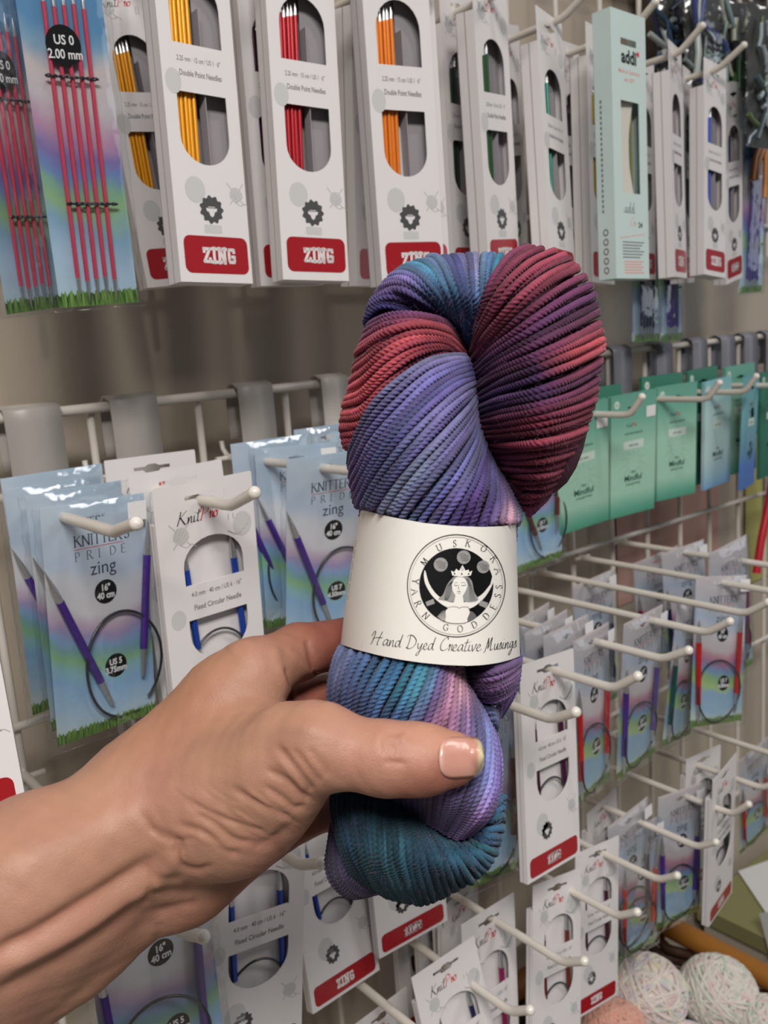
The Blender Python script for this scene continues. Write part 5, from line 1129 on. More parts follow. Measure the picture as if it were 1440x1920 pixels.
# ---------------------------------------------------------------- the paper band round the skein
PAPER = mat('cream_label_paper', (232, 228, 220), .55, bump=.04, bscale=1200)
def band():
    mb = MB(); na, nb = 72, 26; vs = []
    th = np.linspace(0, 2*math.pi, na, endpoint=False)
    for j in range(nb+1):
        b = j/nb
        for t in th:
            a = -math.cos(t); front = math.sin(t) >= 0
            u = 738+a*590; v = 0
            for _ in range(4):
                v = lab_top(u)+(lab_bot(u)-lab_top(u))*b; xl, xr = lab_edges(v); u = xl+(a+1)/2*(xr-xl)
            d = math.sqrt(max(0, 1-abs(a)**2.7)); dz = 5-41*d if front else 5+31*d
            px, py = K2(u, v); vs.append(atd(px, py, ZC+dz/1000))
    fs = [(j*na+i, (j+1)*na+i, (j+1)*na+(i+1) % na, j*na+(i+1) % na) for j in range(nb) for i in range(na)]
    mb.add(vs, fs, 0, True)
    def f(x, z, lay):
        u, v = x, -z; dz, a = lab_dz(u, v); px, py = K2(u, v); return tuple(atd(px, py, ZC+(float(dz)-.10-.05*lay)/1000))
    A = Art(mb, f)
    raw0 = A.raw
    def raw(vs, fs, mi, lay):          # keep the ink on the curve of the paper
        vs = [tuple(p) for p in vs]; out = []; st = []
        for q in fs: st += [(q[0], q[i], q[i+1]) for i in range(1, len(q)-1)]
        while st:
            a, b, c = st.pop(); L = [math.dist(vs[a], vs[b]), math.dist(vs[b], vs[c]), math.dist(vs[c], vs[a])]
            k = L.index(max(L))
            if L[k] < 24: out.append((a, b, c)); continue
            a, b, c = ((a, b, c), (b, c, a), (c, a, b))[k]
            vs.append(((vs[a][0]+vs[b][0])/2, (vs[a][1]+vs[b][1])/2)); m_ = len(vs)-1; st += [(a, m_, c), (m_, b, c)]
        raw0(vs, out, mi, lay)
    A.raw = raw
    cx, cy = 920, -570
    def E_ring(rx, rz, w, mi): A.stroke(ell(cx, cy, rx, rz, 120), w, mi, 1, closed=True)
    E_ring(330, 345, 6, 1); E_ring(314, 329, 2.5, 2)
    A.poly(ell(cx, cy, 250, 254, 90), 1, 1)
    for mx, my, r in ((815, -427, 47), (970, -377, 46), (1102, -442, 43)):
        A.poly(ell(mx, my, r, r, 40), 2, 3)
        for k in range(4): A.stroke(crom([(mx-r*.7+k*6, my+r*(.35-k*.28)), (mx-r*.1, my+r*(.5-k*.3)), (mx+r*.4, my+r*(.2-k*.25)), (mx+r*.7, my+r*(.3-k*.22))], 5), 5, 3, 4)
    # crescent
    o_ = ell(930, -430, 262, 272, 60, 190, 350); i_ = ell(938, -395, 232, 262, 60, 345, 195)
    A.poly([(705, -465)]+crom([(700, -500), (712, -560), (760, -640), (830, -700), (905, -735), (960, -738), (1040, -710), (1110, -650), (1160, -570), (1180, -500)], 6)+[(1172, -470)]+crom([(1150, -560), (1090, -630), (1010, -672), (930, -685), (850, -672), (780, -620), (735, -550), (712, -470)], 6), 0, 3)
    # hair
    A.poly(crom([(905, -505), (860, -560), (830, -630), (798, -660), (850, -672), (905, -680), (960, -672), (1010, -682), (1068, -665), (1040, -610), (1025, -540), (990, -505), (945, -498)], 6), 2, 4)
    for k in range(7):
        A.stroke(crom([(905+k*2, -520), (880-k*5+12, -570), (860-k*6+20, -630), (830-k*3+30, -668)], 5), 2.2, 1, 5)
        A.stroke(crom([(985+k*3, -520), (1005+k*3, -570), (1010+k*5, -630), (1012+k*7, -672)], 5), 2.2, 3, 5)
    # face, neck, body
    A.poly(crom([(890, -560), (895, -600), (915, -635), (937, -652), (962, -638), (985, -600), (995, -560), (975, -520), (940, -505), (905, -525)], 6), 0, 6)
    A.poly([(915, -630), (962, -630), (970, -680), (1010, -700), (1005, -740), (870, -740), (850, -700), (905, -680)], 0, 6)
    A.poly(crom([(845, -740), (880, -712), (925, -714), (940, -722), (960, -714), (1000, -716), (1012, -745), (995, -790), (990, -815), (925, -823), (850, -812), (850, -775)], 6), 0, 7)
    A.stroke(crom([(845, -760), (850, -728), (885, -712), (925, -714), (940, -722), (958, -714), (1000, -716), (1012, -745)], 6), 3, 1, 8)
    A.stroke([(905, -563), (918, -570), (928, -565)], 3, 1, 8); A.stroke([(955, -565), (968, -570), (985, -563)], 3, 1, 8)
    A.stroke([(905, -552), (920, -546), (930, -550)], 2, 3, 8); A.stroke([(952, -550), (968, -546), (984, -552)], 2, 3, 8)
    A.stroke([(936, -565), (934, -590), (942, -594)], 2.5, 1, 8); A.stroke([(925, -610), (938, -607), (950, -611)], 3, 1, 8); A.stroke([(929, -620), (940, -623), (948, -619)], 2, 3, 8)
    # crown
    A.poly([(893, -500), (885, -468), (905, -478), (920, -455), (938, -470), (962, -430), (982, -468), (1003, -460), (1008, -478), (1028, -468), (1018, -500), (955, -510)], 0, 9)
    for q in ((908, -488), (957, -490), (1003, -490)): A.poly(ell(q[0], q[1], 5, 7, 8), 1, 10)
    A.stroke(ell(960, -458, 6, 11, 12), 2, 1, 10, closed=True)
    # sleeves and hands with fine hatching
    A.poly([(712, -680), (765, -658), (775, -690), (722, -708)], 2, 4); A.poly([(1085, -668), (1135, -685), (1122, -722), (1072, -700)], 2, 4)
    A.poly(crom([(790, -780), (820, -745), (845, -735), (855, -775), (848, -812), (815, -800)], 4), 3, 4); A.poly(crom([(1012, -740), (1035, -750), (1055, -780), (1020, -805), (992, -812), (992, -780)], 4), 3, 4)
    for k in range(6): A.stroke([(795+k*9, -772+k*5), (826+k*5, -802-k*1)], 2, 0, 5)
    def ch(c, x, z, rot, h=44):
        wd, st, sf = SERIF[c]; co, sn = math.cos(rot), math.sin(rot)
        T = lambda a, b: (x+co*(a-wd/2)*h-sn*(b-.5)*h, z+sn*(a-wd/2)*h+co*(b-.5)*h)
        for s_ in st:
            q = s_ if (len(s_) < 3 or c in 'AM') else [tuple(p) for p in crom(s_, 4)]
            A.stroke([T(*p) for p in q], 5.0, 1, 1, nib=.35+rot)
        for a, b in sf: A.stroke([T(a-.13, b), T(a+.13, b)], 2.6, 1, 1)
    for c, x, y in (('M', 705, 407), ('U', 805, 312), ('S', 910, 284), ('K', 1001, 284), ('O', 1107, 318), ('K', 1175, 388), ('A', 1203, 468)):
        ch(c, x, -y, math.atan2(-y-cy, x-cx)-math.pi/2)
    for c, x, y in (('S', 1208, 577), ('S', 1200, 636), ('E', 1170, 712), ('D', 1122, 775), ('D', 1042, 832), ('O', 946, 860), ('G', 850, 850), ('N', 715, 772), ('R', 662, 690), ('A', 640, 610), ('Y', 645, 540)):
        ch(c, x, -y, math.atan2(-y-cy, x-cx)+math.pi/2)
    base = lambda x: -float(np.interp(x, [330, 450, 600, 750, 900, 1050, 1150, 1330], [958, 975, 992, 1003, 1010, 1010, 1006, 985]))
    for wd, x0, x1 in (('Hand', 345, 548), ('Dyed', 580, 770), ('Creative', 805, 1088), ('Musings', 1112, 1328)):
        tot = sum(SCRIPT[c][0] for c in wd)*.97; xs = (x1-x0)/(tot*44.)
        script(A, wd, x0, 0, 44, 1, .13, 1, curve=base, xs=xs, slant=.18)
    for k in range(26):      # tiny writing running up the left edge
        v = 265+k*15.5; xl, xr = lab_edges(v)
        if k % 5 != 3: A.stroke([(xl+6, -v), (xl+13, -v-5), (xl+7, -v-9)], 2.4, 1, 1)
    o = mb.build('paper_label', [PAPER, mat('black_ink', (10, 10, 11), .55, spec=.2), mat('grey_ink', (150, 148, 146), .5), mat('mid_grey_ink', (104, 102, 102), .5)], skein)
    o.matrix_parent_inverse = skein.matrix_world.inverted(); o['label'] = 'cream paper band with a round goddess emblem and handwriting'
band()

# ---------------------------------------------------------------- the hand and forearm
def hand():
    mm = .001
    def P(x, y, z): return atd(x, y, z)
    cones = []                                  # (a, b, ra, rb, blend)
    def cone(a, b, ra, rb, k=.004): cones.append((P(*a), P(*b), ra*mm, rb*mm, k))
    # forearm: two rows of muscle either side of the axis give the flattened oval
    cone((-520, 2020, .238), (60, 1642, .270), 26, 21.5, .010); cone((60, 1642, .270), (300, 1500, .288), 21.5, 17.5, .010)
    cone((-430, 2200, .255), (130, 1742, .290), 24, 18.5, .012); cone((130, 1742, .290), (345, 1620, .302), 19.5, 14.5, .010)
    cone((-420, 2110, .245), (100, 1695, .274), 19, 15, .012); cone((100, 1695, .274), (325, 1570, .290), 15, 13, .010)
    # back and heel of the hand
    cone((290, 1480, .293), (440, 1310, .298), 20, 15, .012)            # index metacarpal
    cone((440, 1310, .298), (478, 1262, .300), 15, 10.5, .008)
    cone((300, 1540, .288), (430, 1500, .282), 19, 20.5, .010)           # thumb muscle
    cone((430, 1500, .282), (520, 1445, .270), 20.5, 15.5, .010)
    cone((430, 1555, .284), (515, 1500, .276), 12, 11.5, .008)
    cone((400, 1400, .294), (510, 1390, .282), 15, 10.5, .010)          # web between thumb and index
    cone((520, 1445, .270), (590, 1402, .262), 14.0, 11.0, .008)         # thumb, first joint
    cone((540, 1372, .266), (600, 1388, .262), 7.5, 9.5, .008)
    cone((590, 1402, .262), (725, 1422, .2585), 11.0, 10.0, .005)        # thumb to its knuckle
    cone((725, 1422, .2585), (790, 1424, .2590), 10.0, 9.6, .004)
    cone((790, 1424, .2590), (846, 1423, .2605), 9.6, 8.0, .004)         # thumb tip
    cone((330, 1620, .300), (545, 1380, .328), 15, 11, .010)             # palm
    cone((345, 1632, .302), (560, 1450, .333), 13, 11, .010)
    cone((350, 1645, .303), (560, 1522, .331), 12, 10, .010)
    # index finger, running round behind the skein
    cone((478, 1262, .300), (560, 1222, .318), 10.5, 9.6, .005); cone((560, 1222, .318), (665, 1200, .340), 9.6, 8.8, .003)
    cone((665, 1200, .340), (770, 1212, .352), 8.8, 7.8, .002); cone((770, 1212, .352), (845, 1236, .350), 7.8, 6.6, .002)
    # middle, ring and little fingers
    cone((545, 1330, .328), (660, 1300, .345), 10.0, 8.8, .004); cone((660, 1300, .345), (780, 1305, .3545), 8.8, 7.9, .002); cone((780, 1305, .3545), (868, 1325, .351), 7.9, 6.8, .002)
    cone((555, 1420, .333), (665, 1405, .348), 10.0, 8.5, .004); cone((665, 1405, .348), (780, 1400, .3545), 8.5, 7.7, .002); cone((780, 1400, .3545), (860, 1408, .351), 7.7, 6.5, .002)
    cone((560, 1518, .331), (655, 1512, .345), 9.5, 8.0, .004); cone((655, 1512, .345), (750, 1500, .350), 8.0, 7.0, .002); cone((750, 1500, .350), (815, 1500, .3475), 7.0, 5.8, .002)
    A = np.array([c[0] for c in cones]); B = np.array([c[1] for c in cones])
    lo = np.minimum(A, B).min(0)-.034; hi = np.maximum(A, B).max(0)+.034
    # working frame along the camera axes so the grid is compact
    R3 = np.stack([RI, UI, VI]); A2 = (A-CAM)@R3.T; B2 = (B-CAM)@R3.T
    lo = np.minimum(A2, B2).min(0)-.030; hi = np.maximum(A2, B2).max(0)+.030
    lo[0] = max(lo[0], -.185); h = .00125
    n = np.ceil((hi-lo)/h).astype(int)+1
    def sdf(Q):
        d = np.full(len(Q), 1.0)
        for (a, b, (_, _, ra, rb, k)) in zip(A2, B2, cones):
            ab = b-a; t = np.clip((Q-a)@ab/(ab@ab), 0, 1); e = np.linalg.norm(Q-a-t[:, None]*ab, axis=1)-(ra+(rb-ra)*t)
            hh = np.clip(.5+.5*(d-e)/k, 0, 1); d = d*(1-hh)+e*hh-k*hh*(1-hh)
        return d
    gx_, gy_, gz_ = [lo[i]+h*np.arange(n[i]) for i in range(3)]
    D = np.empty(n)
    for i, x in enumerate(gx_):
        Y, Z = np.meshgrid(gy_, gz_, indexing='ij'); D[i] = sdf(np.stack([np.full(Y.size, x), Y.ravel(), Z.ravel()], 1)).reshape(Y.shape)
    D[0] = D[-1] = 1; D[:, 0] = D[:, -1] = 1; D[:, :, 0] = D[:, :, -1] = 1
    # surface nets
    S = D < 0
    cs = np.zeros(np.array(n)-1, int)
    for dx in (0, 1):
        for dy in (0, 1):
            for dz in (0, 1): cs += S[dx:n[0]-1+dx, dy:n[1]-1+dy, dz:n[2]-1+dz]
    act = (cs > 0) & (cs < 8); idx = -np.ones(act.shape, int); idx[act] = np.arange(act.sum()); cell = np.argwhere(act)
    V = lo+(cell+.5)*h
    for _ in range(6):                                       # pull the points onto the true surface
        d = np.where(V[:, 0] < lo[0]+3*h, 0, sdf(V)); g = np.stack([sdf(V+np.eye(3)[i]*3e-4)-sdf(V-np.eye(3)[i]*3e-4) for i in range(3)], 1)/6e-4
        g /= np.linalg.norm(g, axis=1)[:, None]+1e-9; V = V-g*d[:, None]*.8
    Fs = []
    for ax in range(3):
        o1, o2 = [(1, 2), (2, 0), (0, 1)][ax]
        sl0 = [slice(None)]*3; sl1 = [slice(None)]*3; sl0[ax] = slice(0, n[ax]-1); sl1[ax] = slice(1, n[ax])
        s0, s1 = S[tuple(sl0)], S[tuple(sl1)]; e = np.argwhere(s0 != s1)
        e = e[(e[:, o1] > 0) & (e[:, o2] > 0) & (e[:, o1] < n[o1]-1) & (e[:, o2] < n[o2]-1)]
        ins = s0[tuple(e.T)]
        def cc(a, b):
            q = e.copy(); q[:, o1] -= a; q[:, o2] -= b; return idx[tuple(q.T)]
        q = np.stack([cc(1, 1), cc(0, 1), cc(0, 0), cc(1, 0)], 1); q[ins] = q[ins][:, ::-1]; Fs.append(q)
    Fq = np.concatenate(Fs); Fq = Fq[(Fq >= 0).all(1)]
    me = bpy.data.meshes.new('hand0'); me.from_pydata((V@R3+CAM).tolist(), [], Fq.tolist()); me.update()
    o = bpy.data.objects.new('hand0', me); COL.objects.link(o)
    md = o.modifiers.new('s', 'SUBSURF'); md.levels = 1; md.render_levels = 1
    dg = bpy.context.evaluated_depsgraph_get(); em = bpy.data.meshes.new_from_object(o.evaluated_get(dg)); bpy.data.objects.remove(o)
    N = len(em.vertices); co = np.empty(N*3); em.vertices.foreach_get('co', co); co = co.reshape(-1, 3)
    no = np.empty(N*3); em.vertices.foreach_get('normal', no); no = no.reshape(-1, 3)
    px, zz = proj(co); facing = np.clip(-(no@VI)*2.2+.15, 0, 1)
    near = np.ones(N)
    disp = np.zeros(N); rednes = np.zeros(N); dark = np.zeros(N)
    rngl = np.random.default_rng(3)
    def line(pts, w, amp, mask=None, red=0.0):
        """crease (amp < 0) or ridge (amp > 0) in mm along a curve on the skin, w in picture px"""
        nonlocal disp, rednes
        q = np.array(crom(pts, 8))[:, :2]; best = np.full(N, 1e9); tt = np.zeros(N); m = len(q)-1
        sel = np.where((px[:, 0] > q[:, 0].min()-4*w) & (px[:, 0] < q[:, 0].max()+4*w) & (px[:, 1] > q[:, 1].min()-4*w) & (px[:, 1] < q[:, 1].max()+4*w) & (facing > 0))[0]
        if len(sel) == 0: return
        p = px[sel]; bs = np.full(len(sel), 1e9); tb = np.zeros(len(sel))
        for i in range(m):
            a, b = q[i], q[i+1]; ab = b-a; t = np.clip((p-a)@ab/(ab@ab+1e-9), 0, 1); d = np.linalg.norm(p-a-t[:, None]*ab, axis=1)
            c = d < bs; bs[c] = d[c]; tb[c] = (i+t[c])/m
        endf = np.clip(np.minimum(tb, 1-tb)*6+.12, 0, 1); g = np.exp(-(bs/(w*1.25))**2)*endf
        g2 = g*facing[sel]
        if mask is not None: g2 = g2*mask[sel]
        disp[sel] += (.75 if w > 11 else .5)*amp*mm*g2; rednes[sel] += red*g2
    zf = lambda zmax: (zz < zmax).astype(float)
    mT = zf(.285)
    # wrist tendons and the long grooves between them
    line([(-40, 1800), (60, 1755), (150, 1700), (230, 1650), (300, 1602)], 13, -2.6, red=.3)
    line([(-40, 1835), (60, 1790), (160, 1740), (240, 1690), (300, 1640), (340, 1610)], 14, 2.2)
    line([(-40, 1885), (60, 1830), (150, 1775), (220, 1722), (280, 1680)], 13, -2.2, red=.3)
    line([(-20, 1950), (80, 1880), (180, 1800), (270, 1740)], 20, 1.2)
    line([(20, 1980), (100, 1905), (200, 1830), (300, 1762)], 14, -1.0, red=.2)
    line([(-20, 1640), (90, 1600), (200, 1555), (290, 1510)], 30, 1.3); line([(-20, 1575), (100, 1530), (190, 1490), (260, 1470)], 20, -.8)
    # wrist creases
    line([(262, 1520), (290, 1555), (330, 1575), (345, 1600)], 7, -1.2, red=.2); line([(335, 1570), (330, 1600), (345, 1625), (372, 1632), (400, 1622)], 6, -1.8, red=.4)
    line([(270, 1545), (300, 1570), (330, 1578), (370, 1570)], 5, -.8); line([(275, 1620), (278, 1660), (268, 1700)], 6, -.8, red=.2)
    line([(280, 1640), (310, 1640), (345, 1650)], 8, -.9, red=.2); line([(280, 1672), (320, 1670), (370, 1662)], 8, -1.1, red=.3); line([(285, 1712), (330, 1700), (380, 1690)], 8, -1.0, red=.3)
    line([(285, 1656), (320, 1655), (350, 1660)], 8, .8); line([(290, 1690), (330, 1685), (370, 1680)], 8, .9); line([(297, 1728), (300, 1750), (290, 1765)], 6, -.7)
    line([(300, 1600), (330, 1610), (350, 1606)], 9, .9)
    # folds of skin over the ball of the thumb
    line([(330, 1545), (380, 1562), (420, 1592), (455, 1606)], 6, -1.5, red=.2); line([(360, 1525), (400, 1545), (440, 1575), (480, 1580)], 6, -1.4, red=.2)
    line([(340, 1500), (400, 1528), (450, 1545), (500, 1562)], 5.5, -1.0, red=.1); line([(430, 1475), (480, 1505), (520, 1525), (548, 1535)], 6, -1.5, red=.2)
    line([(490, 1470), (530, 1498), (552, 1515), (575, 1512)], 5.5, -1.5, red=.2); line([(498, 1442), (535, 1462), (565, 1490), (583, 1500)], 6, -1.5, red=.2)
    line([(515, 1395), (545, 1430), (575, 1470), (588, 1485)], 6.5, -1.6, red=.25); line([(545, 1400), (570, 1430), (590, 1455), (603, 1470)], 6, -1.1, red=.2)
    line([(575, 1400), (600, 1430), (618, 1458)], 7, -.8, red=.15); line([(460, 1480), (505, 1515), (545, 1548)], 6, 1.0); line([(520, 1420), (550, 1455), (575, 1485)], 6, .9)
    line([(360, 1560), (400, 1580), (440, 1598)], 6, .9); line([(400, 1510), (450, 1535), (500, 1550)], 6, .7)
    for k in range(16):
        x0 = 330+k*14+rngl.uniform(-6, 6); y0 = 1490+rngl.uniform(-30, 50); line([(x0, y0), (x0+28, y0+22), (x0+60, y0+38)], 3.0, -.35)
    # thumb: knuckle creases and tendon
    for dx, a in ((-12, -.45), (-4, -.8), (5, -.95), (13, -.7), (20, -.4)):
        line([(738+dx, 1368), (733+dx*.8, 1385), (739+dx, 1402), (735+dx, 1420), (737+dx*1.2, 1440)], 2.8, a*2.0, red=.35)
    line([(716, 1375), (714, 1395), (718, 1415)], 3, -.9); line([(768, 1372), (766, 1388)], 4, -.6); line([(742, 1372), (744, 1400), (742, 1430)], 16, .8)
    for k in range(22):
        x0 = rngl.uniform(640, 815); y0 = rngl.uniform(1375, 1470); line([(x0, y0), (x0+rngl.uniform(-3, 3), y0+rngl.uniform(8, 22))], 2.2, -.16)
    line([(300, 1480), (400, 1400), (470, 1370), (560, 1362), (620, 1385)], 16, .9)
    # index knuckle, web fold and base of finger creases
    line([(515, 1205), (520, 1240), (532, 1272), (548, 1318)], 9, 1.4); line([(428, 1224), (450, 1205), (480, 1200)], 12, .8)
    line([(574, 1195), (583, 1230), (588, 1262)], 5, -1.6, red=.6); line([(536, 1205), (560, 1240), (585, 1265)], 7, .8); line([(585, 1262), (605, 1268), (640, 1262)], 4, -1.6, red=.5)
    line([(532, 1250), (545, 1285), (552, 1320)], 4, -1.6, red=.5)
    line([(240, 1420), (330, 1350), (400, 1262)], 14, .4); line([(270, 1450), (350, 1400), (420, 1330), (470, 1290)], 10, -.5)
    line([(380, 1345), (430, 1340), (490, 1330)], 4, -.25)
    line([(520, 1560), (522, 1590), (535, 1600)], 6, -1.0, red=.4); line([(470, 1590), (510, 1575), (545, 1545)], 8, -1.2, red=.3)
    nz_ = .1*mm*(np.sin(co@np.array([900, 400, 700.]))+np.sin(co@np.array([-500, 800, 600.])+1)+np.sin(co@np.array([300, -1100, 500.])+2))/3
    co2 = co+no*(disp+nz_)[:, None]
    em.vertices.foreach_set('co', co2.ravel())
    # skin colour: redder on the palm side (shade painted into that red), knuckles and finger pads, tan on the back
    base = np.array(lin((172, 128, 105))); tan = np.array(lin((160, 114, 80))); red = np.array(lin((140, 78, 64))); pink = np.array(lin((192, 136, 114)))
    wt = np.clip((1470-px[:, 1]-.5*(px[:, 0]-330)*0)/200, 0, 1)*np.clip((470-px[:, 0])/160, 0, 1)*.8
    wr = np.clip((zz-.296)/.02, 0, 1)*np.clip((px[:, 0]-330)/150, 0, 1)
    wr = np.maximum(wr, np.clip((px[:, 1]-1560-(-.62)*(px[:, 0]-560))/60, 0, 1)*np.clip((px[:, 0]-240)/120, 0, 1)*.75)
    wp = np.clip((px[:, 0]-620)/200, 0, 1)*(zz < .275)
    c = base[None]*(1-wt[:, None])+tan*wt[:, None]; c = c*(1-.5*wp[:, None])+pink*.5*wp[:, None]; c = c*(1-wr[:, None]*.85)+red*wr[:, None]*.85
    rr = np.clip(rednes, 0, 1)[:, None]*.35; c = c*(1-rr)+red*rr
    a = em.color_attributes.new('skin_tone', 'FLOAT_COLOR', 'POINT'); a.data.foreach_set('color', np.concatenate([np.clip(c, 0, 1), np.ones((N, 1))], 1).ravel())
    em.polygons.foreach_set('use_smooth', np.ones(len(em.polygons), bool))
    m = bpy.data.materials.new('skin'); m.use_nodes = True; nt = m.node_tree; b = nt.nodes['Principled BSDF']; Nn = nt.nodes.new; Lk = nt.links.new
    at_ = Nn('ShaderNodeAttribute'); at_.attribute_name = 'skin_tone'; tc = Nn('ShaderNodeTexCoord')
    n1 = Nn('ShaderNodeTexNoise'); n1.inputs['Scale'].default_value = 75; n1.inputs['Detail'].default_value = 4; Lk(tc.outputs['Object'], n1.inputs['Vector'])
    mr = Nn('ShaderNodeMapRange'); mr.inputs['To Min'].default_value = .80; mr.inputs['To Max'].default_value = 1.2; Lk(n1.outputs['Fac'], mr.inputs['Value'])
    hs = Nn('ShaderNodeHueSaturation'); Lk(mr.outputs[0], hs.inputs['Value']); Lk(at_.outputs['Color'], hs.inputs['Color'])
    n3 = Nn('ShaderNodeTexNoise'); n3.inputs['Scale'].default_value = 40; Lk(tc.outputs['Object'], n3.inputs['Vector'])
    m3 = Nn('ShaderNodeMapRange'); m3.inputs['To Min'].default_value = .482; m3.inputs['To Max'].default_value = .512; Lk(n3.outputs['Fac'], m3.inputs['Value']); Lk(m3.outputs[0], hs.inputs['Hue'])
    Lk(hs.outputs[0], b.inputs['Base Color']); b.inputs['Roughness'].default_value = .52; b.inputs['Specular IOR Level'].default_value = .4
    b.inputs['Subsurface Weight'].default_value = .1; b.inputs['Subsurface Radius'].default_value = (1, .35, .18); b.inputs['Subsurface Scale'].default_value = .004
    vo = Nn('ShaderNodeTexVoronoi'); vo.feature = 'DISTANCE_TO_EDGE'; vo.inputs['Scale'].default_value = 1250; Lk(tc.outputs['Object'], vo.inputs['Vector'])
    n2 = Nn('ShaderNodeTexNoise'); n2.inputs['Scale'].default_value = 700; n2.inputs['Detail'].default_value = 3; Lk(tc.outputs['Object'], n2.inputs['Vector'])
    ad = Nn('ShaderNodeMath'); ad.operation = 'ADD'; Lk(vo.outputs['Distance'], ad.inputs[0]); Lk(n2.outputs['Fac'], ad.inputs[1])
    bp = Nn('ShaderNodeBump'); bp.inputs['Strength'].default_value = .28; bp.inputs['Distance'].default_value = .0004; Lk(ad.outputs[0], bp.inputs['Height']); Lk(bp.outputs[0], b.inputs['Normal'])
    em.name = 'person'; em.materials.clear(); em.materials.append(m)
    o = bpy.data.objects.new('person', em); COL.objects.link(o)
    tag(o, 'left hand and bare forearm reaching in from the lower left, thumb pressed over the skein', 'person')
    # thumb nail: outline in the picture, laid on the thumb's own surface and arched a little
    def hit(x, y):
        z = .235
        for _ in range(60):
            q = (atd(x, y, z)-CAM)@R3.T; d = float(sdf(q[None])[0])
            if d < 5e-5 or z > .3: break
            z += d*.9
        return z
    mb = MB(); nu, nv = 18, 14; vs = []; cols = []
    for i in range(nu+1):
        u = i/nu; x = 822+86*u
        half = 41*(1-.10*u) if u < .8 else 37*math.sqrt(max(.0, 1-((u-.8)/.215)**2))
        half = half*(1-(max(0, .42-u)/.42)**2.6)**(1/2.6) if u < .42 else half; half = max(half, 10); yc = 1421-2*u
        for j in range(nv+1):
            v = j/nv*2-1; y = yc+v*half
            xx = min(x, 902); z = hit(min(xx, 893), yc+v*half*.82); lift = .0009*(1-.75*abs(v)**3)*(1 if u > .03 else .2)
            zc_ = hit(min(xx, 880), yc); z = min(z, zc_+.0058*abs(v)**2.2)-lift
            if u > .8: z = zc_+.0058*abs(v)**2.2-lift+.0012*(u-.8)/.2
            vs.append(atd(x, y, z))
            cols.append((u, v))
    fs = [(i*(nv+1)+j, (i+1)*(nv+1)+j, (i+1)*(nv+1)+j+1, i*(nv+1)+j+1) for i in range(nu) for j in range(nv)]
    mb.add(vs, [f[::-1] for f in fs], 0, True)
    nm = bpy.data.materials.new('thumb_nail'); nm.use_nodes = True; nt = nm.node_tree; b = nt.nodes['Principled BSDF']
    a1 = nt.nodes.new('ShaderNodeAttribute'); a1.attribute_name = 'nail_tone'; nt.links.new(a1.outputs['Color'], b.inputs['Base Color'])
    b.inputs['Roughness'].default_value = .3; b.inputs['Coat Weight'].default_value = .35; b.inputs['Coat Roughness'].default_value = .1; b.inputs['Subsurface Weight'].default_value = .1; b.inputs['Subsurface Scale'].default_value = .002
    no_ = mb.build('thumbnail', [nm], o); ca = no_.data.color_attributes.new('nail_tone', 'FLOAT_COLOR', 'POINT'); arr = []
    for u, v in cols:
        lun = max(0, 1-u/.13); tipw = min(1, max(0, (u-.80-.05*(1-v*v))/.05))
        c = np.array(lin((196, 142, 126)))*(1-lun)+np.array(lin((222, 186, 170)))*lun; c = c*(1-tipw)+np.array(lin((216, 200, 160)))*tipw; arr += [*c, 1]
    ca.data.foreach_set('color', arr); no_['label'] = 'glossy pink thumbnail with a pale free edge'
    sm = no_.modifiers.new('thickness', 'SOLIDIFY'); sm.thickness = .0005; sm.offset = -1
hand()

# ---------------------------------------------------------------- basket of baby yarn under the display
def on_z(px, py, z): return hz(px, py, z)
WOOD = mat('honey_wood', (158, 104, 42), .38, bump=.2, bscale=30); WICK = mat('dark_wicker', (66, 42, 28), .6)
bk = empty('basket', Matrix.Translation((.62, -.18, .52)), 'dark wicker basket with a honey coloured wooden rim holding the pastel yarn balls', 'basket')
def bobj(name, mb, mats): o = mb.build(name, mats, bk); o.matrix_parent_inverse = bk.matrix_world.inverted(); return o
mb = MB(); mb.tube(crom([(.872, .045, .758), (.872, -.2, .758), (.872, -.42, .758), (.855, -.45, .758), (.5, -.455, .758), (.40, -.45, .758), (.385, -.43, .758), (.385, -.1, .758), (.385, .03, .758), (.40, .045, .758), (.6, .047, .758), (.855, .047, .758), (.872, .03, .758)], 6), .0135, 14); bobj('rim', mb, [WOOD])
mb = MB()
for k in range(15):                                   # woven rows round the four sides
    z = .535+.0145*k; o_ = (k % 2)*.5; P = []
    for (xa, ya), (xb, yb) in (((.862, .04), (.862, -.44)), ((.862, -.44), (.395, -.44)), ((.395, -.44), (.395, .04)), ((.395, .04), (.862, .04))):
        L = math.hypot(xb-xa, yb-ya); n_ = int(L/.012); nx, ny = (yb-ya)/L, -(xb-xa)/L
        for i in range(n_):
            t = i/n_; w_ = .0045*math.sin(math.pi*(t*L/.024+o_)*1.0); P.append((xa+(xb-xa)*t+nx*w_, ya+(yb-ya)*t+ny*w_, z))
    mb.tube(P, .0062, 6)
bobj('woven_side', mb, [WICK])
mb = MB()
for (xa, ya), (xb, yb) in (((.862, .04), (.862, -.44)), ((.395, -.44), (.395, .04)), ((.862, -.44), (.395, -.44)), ((.395, .04), (.862, .04))):
    L = math.hypot(xb-xa, yb-ya)
    for i in range(int(L/.048)+1):
        t = i*.048/L; mb.tube([(xa+(xb-xa)*t, ya+(yb-ya)*t, .52), (xa+(xb-xa)*t, ya+(yb-ya)*t, .75)], .0035, 6)
bobj('stake', mb, [WICK])
mb = MB(); mb.box(.39, .866, -.444, .044, .515, .53); bobj('base', mb, [WICK])
